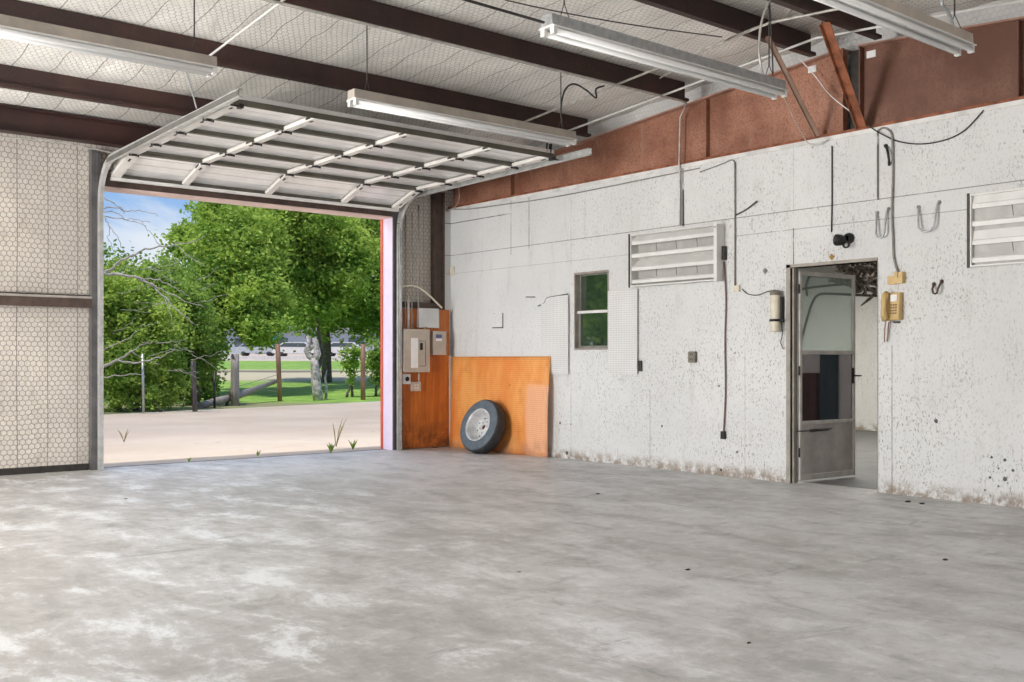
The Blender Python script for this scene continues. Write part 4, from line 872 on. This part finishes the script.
tag(tn.build('torn_insulation', M['torn']), 'dark torn insulation hanging from the next room ceiling above the open door', 'debris', kind='stuff')
# ================================================================== OUTDOORS
def gz(p):  # ground height
    d = p[0]*_s+p[1]*_c; return -.012+max(0, (d-31))*.0195
M['drive'] = None
n = N('sandy_driveway'); v = n.obj()
col = n.mix(n.step(n.noise(v, .35, 5, .6), .35, .68), (.47, .385, .30), (.55, .465, .375))
col = n.mix(n.step(n.noise(n.scale(v, (.6, 2, 1)), 1.3, 6, .65, 1), .58, .75, 0, .5), col, (.42, .33, .24))
col = n.mix(n.step(n.noise(n.scale(v, (1, 2.5, 1)), 2.2, 5, .7, 1), .64, .68, 0, .75), col, (.24, .20, .16))
M['drive'] = n.out(col, .85, 0, n.bump(n.noise(v, 14, 4), .3, .02))
n = N('mown_grass'); v = n.obj(); x, y, z = n.xyz(v)
dpt = n.math('ADD', n.math('MULTIPLY', x, _s), n.math('MULTIPLY', y, _c)); dw = n.math('ADD', dpt, n.math('MULTIPLY', n.noise(v, .12, 4), 6))
gc = n.mix(n.step(n.noise(n.scale(v, (1, 1, 1)), 1.6, 6, .7), .35, .65), (.13, .27, .035), (.29, .46, .07))
sand = n.mix(n.noise(v, .6, 5), (.55, .44, .33), (.50, .46, .30))
band = n.math('MULTIPLY', n.step(dw, 47, 51), n.step(dw, 68, 63)); gc = n.mix(n.math('MULTIPLY', band, .9), gc, sand)
band = n.math('MULTIPLY', n.step(dw, 60, 61.5), n.step(dw, 64.5, 63)); gc = n.mix(n.math('MULTIPLY', band, .8), gc, (.10, .09, .06))
edge = n.step(n.math('ADD', dpt, n.math('MULTIPLY', n.noise(v, 1.2, 4), 1.6)), 30.6, 29.0); gc = n.mix(n.math('MULTIPLY', edge, .75), gc, (.25, .20, .13))
band = n.step(dw, 90, 94); gc = n.mix(band, gc, (.55, .45, .36))
M['grass'] = n.out(gc, .9)
E1, E2 = (0., 21.1), (22., 27.0)       # driveway's far edge line
b = MB(); b.add([(-25, YF+.07, -.012), (40, YF+.07, -.012), (40, 31.8, -.012), (-25, 14.4, -.012)], [(0, 1, 2, 3)]); dv = b.build('driveway', M['drive'], origin=False); struct(dv); 
b = MB(); gs = MB()
gx = np.linspace(-40, 170, 60); gy = np.linspace(12, 190, 60)
vs = []; ids = {}
# grass grid lies beyond the driveway edge
for j in range(50):
    for i in range(60):
        x = -30+i*3.2; y0 = 21.1+x*.268; y = y0+ (j/49)**1.6*170; vs.append((x, y, gz((x, y))+.004))
gs.add(vs, [(j*60+i, j*60+i+1, (j+1)*60+i+1, (j+1)*60+i) for j in range(49) for i in range(59)]); g_o = gs.build('ground_grass', M['grass'], origin=False); g_o['kind'] = 'stuff'; g_o['label'] = 'green lawn with sandy tracks beyond the driveway'; g_o['category'] = 'grass'
b = MB(); b.box((XL-8, YB-8, -.2), (XL-.2, YF+3, -.02)); b.box((XL-8, YB-8, -.2), (XR, YB-.2, -.02)); struct(b.build('driveway_side', M['drive'], origin=False))
b = MB(); b.box((XL-.1, YF+.07, -.1), (XR+.2, YF+.20, -.006)); struct(b.build('trim_9', M['dark_steel'], origin=False))
def gp(px, py, dz=0): return onZ(px, py, dz)
def gd(px, d):
    p = onD(px, 360, d); p.z = gz(p); return p
# foliage ------------------------------------------------
def leafmat(name, a, b_, tr=.35):
    n = N(name); v = n.obj(); r = n.noise(v, 1.1, 3); f = n.noise(v, 9, 2); col = n.mix(n.step(n.math('ADD', n.math('MULTIPLY', r, .6), n.math('MULTIPLY', f, .4)), .36, .64), a, b_)
    d = n.nd('ShaderNodeBsdfDiffuse'); n.put(d.inputs[0], col); t_ = n.nd('ShaderNodeBsdfTranslucent'); n.put(t_.inputs[0], n.mix(.5, col, (.45, .62, .08)))
    m = n.nd('ShaderNodeMixShader'); m.inputs[0].default_value = tr; n.t.links.new(d.outputs[0], m.inputs[1]); n.t.links.new(t_.outputs[0], m.inputs[2])
    n.t.links.new(m.outputs[0], n.nd('ShaderNodeOutputMaterial').inputs[0]); return n.m
M['leaf1'] = leafmat('bright_leaves', (.13, .27, .055), (.58, .72, .17), .45); M['leaf2'] = leafmat('mid_leaves', (.09, .19, .05), (.40, .56, .13), .42); M['leaf3'] = leafmat('dark_leaves', (.05, .12, .035), (.16, .28, .07))
M['bark'] = simple('grey_bark', (.20, .17, .14), .9, 0, .3, 12); M['palebark'] = simple('pale_bark', (.66, .62, .58), .85, 0, .35, 9); M['twig'] = simple('bare_twig', (.46, .43, .39), .9, 0, .2, 9)
def foliage(parent, blobs, nleaf, size, mat, seed, name='foliage'):
    """leaves gathered in small clumps inside ellipsoids: blobs = [(centre, (rx, ry, rz))]"""
    g = np.random.default_rng(seed); vols = np.array([r[0]*r[1]*r[2] for c, r in blobs])**.67; vols /= vols.sum(); V = []
    for (c, r), f in zip(blobs, vols):
        m = int(nleaf*f); nc = max(6, m//80); u = g.normal(size=(nc, 3)); u /= np.linalg.norm(u, axis=1)[:, None]; rad = g.uniform(.2, 1.18, (nc, 1))**.6
        cc = np.array(c)+u*rad*np.array(r); idx = g.integers(0, nc, m); s_ = (min(r)*.10+size*.7)*g.uniform(.5, 1.5, m)[:, None]
        V.append(cc[idx]+g.normal(size=(m, 3))*s_*np.array([1, 1, .7]))
    P_ = np.concatenate(V); m = len(P_); P_[:, 2] = np.maximum(P_[:, 2], .03)
    a = g.normal(size=(m, 3)); a[:, 2] *= .6; a /= np.linalg.norm(a, axis=1)[:, None]; t_ = g.normal(size=(m, 3)); bb = np.cross(a, t_); bb /= np.linalg.norm(bb, axis=1)[:, None]
    L_ = size*g.uniform(.6, 1.25, (m, 1)); nrm = np.cross(a, bb)
    q0 = P_-a*L_*.5; q1 = P_+bb*L_*.28; q2 = P_+a*L_*.5+nrm*L_*.1; q3 = P_-bb*L_*.28
    vs = np.stack([q0, q1, q2, q3], 1).reshape(-1, 3); w_ = Vector((0, 0, 0)); p = parent
    while p: w_ += p.location; p = p.parent
    vs = vs-np.array(w_); me = bpy.data.meshes.new(name); me.vertices.add(4*m); me.vertices.foreach_set('co', vs.ravel()); me.loops.add(4*m); me.loops.foreach_set('vertex_index', np.arange(4*m)); me.polygons.add(m)
    me.polygons.foreach_set('loop_start', np.arange(m)*4); me.polygons.foreach_set('loop_total', np.full(m, 4)); me.update(calc_edges=True); me.materials.append(mat)
    o = bpy.data.objects.new(name, me); C.objects.link(o); o.parent = parent; o['kind'] = 'stuff'; return o
def blob(px, py, d, rpx, rpy, rd=None):
    c = onD(px, py, d); return (tuple(c), (rpx*d/F_, (rd or rpx*d/F_), rpy*d/F_))
def branches(parent, base, tips, r0, mat, seed, name='trunk'):
    g = random.Random(seed); b = MB()
    for (s_, e_, ra, rb) in tips:
        s_ = Vector(s_); e_ = Vector(e_); pts = [s_]
        for k in range(1, 6): pts.append(s_.lerp(e_, k/5)+Vector((g.uniform(-1, 1), g.uniform(-1, 1), g.uniform(-.6, .6)))*(e_-s_).length*.035*(k < 5))
        b.tube(pts, [ra+(rb-ra)*k/5 for k in range(6)], 7)
    return b.build(name, mat, parent)
# big shade tree behind the fence, trunk seen at px 328
def tree(px, d, blobs, nleaf, size, mat, label, trunk_r, crown_py, seed, group='trees beyond the driveway', bark='bark', name='tree'):
    base = gd(px, d); t = thing(name, tuple(base), label, 'tree', group); top = onD(px, crown_py, d)
    tips = [(base, top, trunk_r, trunk_r*.6)]
    g = random.Random(seed)
    for c, r in blobs[:7]: tips.append((Vector(base).lerp(top, g.uniform(.7, 1)), Vector(c)+Vector((0, 0, r[2]*.4)), trunk_r*.45, trunk_r*.08))
    branches(t, base, tips, trunk_r, M[bark], seed); foliage(t, blobs, int(nleaf*1.7), size*.74, mat, seed); return t
tree(327, 44, [blob(330, 240, 44, 60, 55), blob(370, 270, 42, 45, 60), blob(290, 270, 44, 45, 50), blob(330, 310, 43, 45, 30), blob(385, 310, 42, 40, 30), blob(340, 170, 45, 80, 50), blob(420, 230, 44, 60, 80), blob(262, 220, 45, 40, 45)],
     36000, .30, M['leaf2'], 'large leafy shade tree with grey trunk behind the right fence posts', .24, 290, 11)
tree(214, 36, [blob(235, 250, 35, 45, 42), blob(226, 216, 36, 28, 20), blob(255, 300, 34, 35, 28), blob(205, 295, 34, 28, 32), blob(285, 215, 37, 40, 25), blob(262, 330, 33, 22, 14), blob(186, 240, 36, 16, 16), blob(200, 330, 33, 24, 24)],
     30000, .24, M['leaf1'], 'bright green tree in the middle of the garage opening', .14, 300, 12)
tree(320, 39, [blob(300, 260, 38, 32, 36), blob(330, 290, 38, 30, 26), blob(275, 295, 37, 28, 26), blob(345, 250, 38, 30, 30), blob(315, 225, 39, 30, 20)],
     15000, .25, M['leaf1'], 'yellow-green tree whose crown hangs over the reddish fence post', .09, 300, 13)
tx = (-9.5, 27.0)
t = thing('tree', (tx[0], tx[1], 0), 'broad green tree left of the opening, out of the direct view', 'tree', 'trees beyond the driveway')
bl_ = [((tx[0]+a_, tx[1]+b_, c_), (2.6, 2.6, 2.2)) for a_, b_, c_ in ((0, 0, 3.6), (2.4, .5, 2.4), (-2.6, -.4, 2.6), (.4, .2, 5.6), (3.6, 1.5, 3.6), (-4.4, -1, 3.2))]
branches(t, Vector((tx[0], tx[1], 0)), [(Vector((tx[0], tx[1], 0)), Vector((tx[0], tx[1], 4)), .2, .1)], .2, M['bark'], 61); foliage(t, bl_, 16000, .3, M['leaf2'], 61)
# dense bush on the left
def bush(px, d, blobs, nleaf, size, mat, label, seed, group='bushes along the driveway'):
    base = gd(px, d); t = thing('bush', tuple(base), label, 'bush', group)
    tips = [(base+Vector((random.Random(seed+i).uniform(-.3, .3), 0, 0)), Vector(c), .05, .012) for i, (c, r) in enumerate(blobs)]
    branches(t, base, tips, .05, M['bark'], seed, 'stem'); foliage(t, blobs, int(nleaf*1.7), size*.74, mat, seed); return t
bush(125, 24.2, [blob(120, 300, 24.5, 26, 40), blob(150, 330, 24.8, 28, 40), blob(120, 370, 24, 26, 36), blob(160, 375, 24.8, 26, 30), blob(80, 330, 24, 30, 70), blob(100, 262, 26, 10, 14)], 17000, .15, M['leaf1'], 'dense green bush at the left side of the opening, reaching the ground', 21)
bush(188, 27, [blob(185, 320, 27, 24, 40), blob(190, 370, 27.3, 20, 32), blob(205, 350, 27.5, 14, 34), blob(165, 285, 28, 24, 28)], 11000, .16, M['leaf2'], 'olive green bush behind the dark leaning post', 22)
bush(150, 31, [blob(140, 330, 31, 60, 70), blob(160, 380, 31, 50, 25), blob(200, 385, 31, 16, 16)], 14000, .2, M['leaf3'], 'dark green thicket behind the left bushes', 23)
bush(349, 32.5, [blob(350, 358, 32.5, 9, 12), blob(352, 378, 32.5, 4, 14)], 600, .16, M['leaf1'], 'light green sapling just left of the rightmost fence post', 24)
bush(378, 33, [blob(380, 362, 33, 13, 22), blob(387, 388, 33, 8, 12)], 2000, .17, M['leaf2'], 'green bush behind the rightmost fence post, beside the door jamb', 25)
bush(155, 23.9, [blob(152, 400, 23.9, 7, 12)], 420, .11, M['leaf1'], 'small bright sprout at the foot of the left bush', 26)
# bare branches in front of the left bush and against the sky
t = thing('bare_branches', tuple(gd(96, 22.5)), 'bare grey branches reaching in from the left against the sky', 'branches'); b = MB(); gg = random.Random(5)
def twig(pts, d, r0, r1):
    P3 = [onD(px, py, d) for px, py in pts]; q_ = []
    for i in range(len(P3)-1):
        for k in range(4): q_.append(P3[i].lerp(P3[i+1], k/4)+Vector((gg.uniform(-.03, .03), gg.uniform(-.03, .03), gg.uniform(-.03, .03))))
    q_.append(P3[-1]); b.tube(q_, [r0+(r1-r0)*k/(len(q_)-1) for k in range(len(q_))], 5)
for pts, r0 in (([(96.5, 192), (110, 201), (120, 206), (124, 214)], .02), ([(98, 208), (112, 207), (128, 210), (142, 211), (158, 216)], .022), ([(98, 213), (112, 210), (125, 218), (146, 226)], .02), ([(98, 216), (118, 218), (135, 220), (150, 222)], .016),
                ([(104, 216), (109, 226), (108, 238), (113, 250)], .014), ([(109, 226), (118, 236), (122, 246), (127, 254)], .012), ([(98, 274), (110, 270), (126, 258), (145, 250), (165, 246), (190, 243), (205, 236)], .045),
                ([(98, 273), (118, 274), (138, 278), (150, 284), (165, 298), (180, 312), (196, 325)], .05), ([(150, 284), (165, 291), (185, 300), (205, 308)], .02), ([(138, 278), (160, 280), (175, 288), (190, 296)], .02), ([(165, 298), (172, 315), (173, 330)], .014), ([(175, 245), (190, 256), (205, 266)], .012), ([(160, 247), (150, 232), (142, 222)], .012),
                ([(102, 366), (118, 360), (132, 352), (150, 340)], .05), ([(118, 360), (140, 363), (160, 357), (175, 348)], .03), ([(102, 350), (125, 340), (140, 330)], .02), ([(132, 352), (145, 360), (160, 364)], .015), ([(102, 378), (125, 374), (145, 376)], .02)):
    twig(pts, 22.9, r0*.8, .006)
g9 = random.Random(19)
for k in range(30):
    x0, y0 = g9.uniform(105, 200), g9.uniform(255, 375); dx, dy = g9.uniform(12, 34), g9.uniform(-16, 20)
    twig([(x0, y0), (x0+dx*.5, y0+dy*.35), (x0+dx, y0+dy)], 22.9+g9.uniform(0, .8), .007, .003)
b.build('branch', M['twig'], t)
b = MB(); b.tube([Vector(gd(95, 22.9)), onD(95.5, 370, 22.9), onD(94.5, 300, 22.9), onD(96.5, 230, 22.9), onD(97, 188, 22.9)], [.12, .11, .09, .06, .03], 9); b.build('trunk', M['bark'], t)
# fence posts, plank, pipes
def post(px, top, bot, w_, mat, label, lean=0, d=None, name='fence_post'):
    p = gp(px, bot); dep = p.x*_s+p.y*_c; h = (bot-top)*dep/F_; r_ = w_*dep/F_/2
    b = MB(); g = random.Random(int(px)); rings = []
    pts = [p+Vector((0, 0, -.05)), p+Vector((lean*h*.3, 0, h*.3)), p+Vector((lean*h*.65, 0, h*.65)), p+Vector((lean*h, 0, h))]
    b.tube(pts, [r_*g.uniform(.95, 1.1) for _ in pts], 9); return tag(b.build(name, mat), label, 'post', 'old wooden fence posts'), p, dep
post(235, 354, 405.5, 8.5, M['greywood'], 'thickest weathered grey fence post, behind the fallen rail')
post(280, 344, 401, 4.5, M['redwood'], 'reddish fence post with grey top supporting the fallen rail', -.045)
post(363, 344, 400, 4.6, M['redwood'], 'straight reddish-grey fence post nearest the right jamb')
post(195, 361, 411, 5, M['darkwood'], 'dark leaning fence post beside the green bush', -.04)
post(226, 386, 405.5, 3, M['darkwood'], 'short dark prop leaning against the thick grey post', .35)
p = gp(143.5, 413); dd = p.x*_s+p.y*_c; b = MB(); b.tube([p, onD(142.5, 354, dd)], .03, 7); tag(b.build('steel_pole', M['galv']), 'thin pale steel pole in front of the left bush', 'pole')
p = gp(214.5, 408); dd = p.x*_s+p.y*_c; b = MB(); b.tube([p, onD(214.5, 372, dd)], .03, 7); tag(b.build('steel_pole', M['dark_steel']), 'thin dark upright rod between the dark post and the thick grey post', 'pole')
pa = gp(200, 408); pb = onD(277, 381, 30.3); pa.z += .06; b = MB(); mid = pa.lerp(pb, .45)+Vector((0, 0, -.05)); b.tube([pa, mid, pb], [.09, .10, .06], 8); tag(b.build('fallen_rail', M['greywood']), 'weathered fence rail slanting from the ground up to the reddish post', 'rail')
for (y1_, y2_, l_) in ((386, 374, 'upper sagging fence wire left of the reddish post'), (396, 392, 'lower sagging fence wire left of the reddish post')):
    cable('fence_wire', [onD(239, y1_, 28.4), onD(260, y1_-6, 29), onD(279, y2_, 30)], .008, M['grey_wire'], l_, 'wire')
# twisted pale trunk
t = thing('stump_tree', tuple(gp(318, 401)), 'gnarled pale trunk with peeling bark between the fence posts', 'tree'); dd = 30.5; b = MB()
def tw(pts, ra, rb): 
    P3 = [onD(px, py, dd) for px, py in pts]; b.tube(P3, [ra+(rb-ra)*k/(len(P3)-1) for k in range(len(P3))], 9)
tw([(318.5, 401), (317, 390), (315.5, 378), (315, 366), (314, 358)], .16, .12); tw([(314, 360), (309, 356), (306, 351), (309, 344), (308, 336)], .09, .06); tw([(314.5, 362), (317, 354), (316.5, 346), (314, 338)], .11, .07); tw([(309, 350), (314, 346), (317, 340)], .06, .05)
b.build('trunk', M['palebark'], t)
t2 = MB(); t2.tube([onD(326, 399, 30.8), onD(326.5, 388, 30.8), onD(325, 378, 30.8), onD(327, 370, 30.8)], [.05, .04, .035, .02], 7); tag(t2.build('sapling', M['palebark']), 'thin pale bare sapling right of the gnarled trunk', 'sapling')
# distant: pale kerb, cars, building, tree line
b = MB(); a0 = gd(150, 97); a1 = gd(420, 97); b.bar(a0+Vector((0, 0, .1)), a1+Vector((0, 0, .1)), 1.6, .35); struct(b.build('trim_10', simple('pale_concrete', (.72, .72, .70), .8), origin=False))
def car(px, d, L, label, mat, h=1.45):
    c = gd(px, d); c.z += .12; u = Vector((_c, -_s, 0)); f = Vector((_s, _c, 0)); t = thing('parked_car', tuple(c), label, 'car', 'cars parked far beyond the lawn')
    def ring(prof, w_):
        mb = MB(); m = len(prof); vs = [c+u*a_+Vector((0, 0, z_))+f*s_ for s_ in (-w_/2, w_/2) for a_, z_ in prof]; mb.add(vs, [tuple(range(m))[::-1], tuple(range(m, 2*m))]+[(k, (k+1) % m, m+(k+1) % m, m+k) for k in range(m)]); return mb
    ring([(-L/2, .3), (L/2, .3), (L/2, .75), (L*.36, .9), (L*.2, h), (-L*.26, h), (-L*.42, .95), (-L/2, .9)], 1.75).build('body', mat, t)
    ring([(L*.33, .95), (L*.19, h-.08), (-L*.24, h-.08), (-L*.38, .98)], 1.78).build('windows', simple('car_glass', (.08, .10, .12), .1), t)
    for s_ in (-.3, .3):
        mb = MB(); mb.lathe([(0, 0), (.25, 0), (.25, 1.82), (0, 1.82)], c+u*L*s_+Vector((0, 0, .2))-f*.91, f, 16); mb.build('wheel', M['rubber'], t)
car(297, 108, 4.8, 'white car parked behind the reddish fence post, far away', M['white_steel']); car(258, 112, 4.6, 'pale car parked far away behind the hanging leaves', simple('silver_paint', (.6, .63, .66), .3, .3)); car(345, 110, 4.6, 'light car parked far away behind the large shade tree', M['white_steel'])
c = gd(265, 135); t = thing('far_house', tuple(c), 'long low white building far beyond the lawn', 'building')
u = Vector((_c, -_s, 0)); f = Vector((_s, _c, 0))
def hb(a0, a1, z0, z1, w0, w1, name, mat, par):
    mb = MB(); vs = [c+u*a_+f*w_+Vector((0, 0, z_)) for z_ in (z0, z1) for a_, w_ in ((a0, w0), (a1, w0), (a1, w1), (a0, w1))]; mb.add(vs, [(0,3,2,1),(4,5,6,7),(0,1,5,4),(1,2,6,5),(2,3,7,6),(3,0,4,7)]); return mb.build(name, mat, par)
wl_ = hb(-16, 22, 0, 2.9, 0, 9, 'wall', simple('pale_blue_wall', (.50, .57, .64), .6), t)
hb(-17, 23, 2.9, 3.6, -.6, 9.6, 'roof', simple('grey_roof', (.35, .36, .38), .7), t)
for k in range(7): hb(-14+k*5, -12+k*5, .9, 2.1, -.05, .05, 'window', simple('far_glass', (.12, .15, .18), .2), wl_)
hb(-1.6, 1.6, 1.2, 2.6, -.7, -.06, 'awning', simple('teal_awning', (.04, .42, .42), .6), t)
for k, (px, d, w_, hh, l_) in enumerate(((150, 150, 80, 60, 'distant dark tree mass left of the far white building'), (260, 160, 70, 55, 'distant dark tree mass behind the far white building'), (370, 150, 80, 65, 'distant dark tree mass right of the far white building'))):
    tree(px, d, [blob(px-40, 325, d, 40, 28), blob(px+10, 315, d, 45, 38), blob(px+50, 328, d, 40, 25)], 5000, .9, M['leaf3'], l_, .4, 330, 40+k, 'distant trees')
# weeds at the slab edge
def weed(px, py, h, nb, label, seed, dry=False):
    p = gp(px, py); g = random.Random(seed); b = MB()
    for k in range(nb):
        a = g.uniform(0, 6.28); l = h*g.uniform(.4, 1); e_ = p+Vector((math.cos(a)*l*.5, math.sin(a)*l*.5, l)); m_ = p.lerp(e_, .5)+Vector((0, 0, l*.15)); b.tube([p, m_, e_], [.005, .008, .002], 4)
    tag(b.build('weed', M['leaf1'] if not dry else simple('dry_weed', (.35, .30, .15), .9)), label, 'weed', 'weeds on the driveway')
weed(331, 453, .14, 26, 'widest tuft of weeds at the slab edge near the right jamb', 1); weed(353, 449.5, .14, 14, 'small weed clump at the slab edge, nearest the right jamb', 2); weed(189, 462, .06, 8, 'tiny weed at the slab edge toward the left', 3); weed(258, 456, .08, 8, 'tiny weed in the middle of the slab edge', 4)
weed(336, 447, .42, 4, 'tall thin dry stalk standing over the widest weed tuft', 5, True); weed(124, 442, .22, 5, 'dry weed on the driveway near the left jamb', 6, True)
# small debris on the floor
for k, (px, py, s_, l_) in enumerate(((908, 502, .05, 'dark crumb of debris on the floor under the phone wall'), (922, 504, .045, 'dark debris bit on the floor right of the door wall'), (945, 560, .035, 'small black chip on the floor at the right'), (688, 570, .03, 'small black pebble at the centre right of the floor'), (598, 494, .03, 'dark chip on the floor below the wall hole'), (126, 499, .025, 'dark pebble on the floor near the left jamb'), (749, 643, .02, 'black speck of grit at the bottom right of the floor'))):
    p = gp(px, py); g = random.Random(k+50); s_ *= .6
    b = MB(); b.lathe([(0, -.002), (s_*.8, 0), (s_, s_*.25), (s_*.5, s_*.4), (0, s_*.42)], p, (0, 0, 1), 7); b.v = [(p.x+(v[0]-p.x)*g.uniform(.6, 1.7), p.y+(v[1]-p.y)*g.uniform(.3, 1), v[2]) for v in b.v]; tag(b.build('debris_chip', M['dark_steel']), l_, 'debris', 'dark bits of debris on the floor')
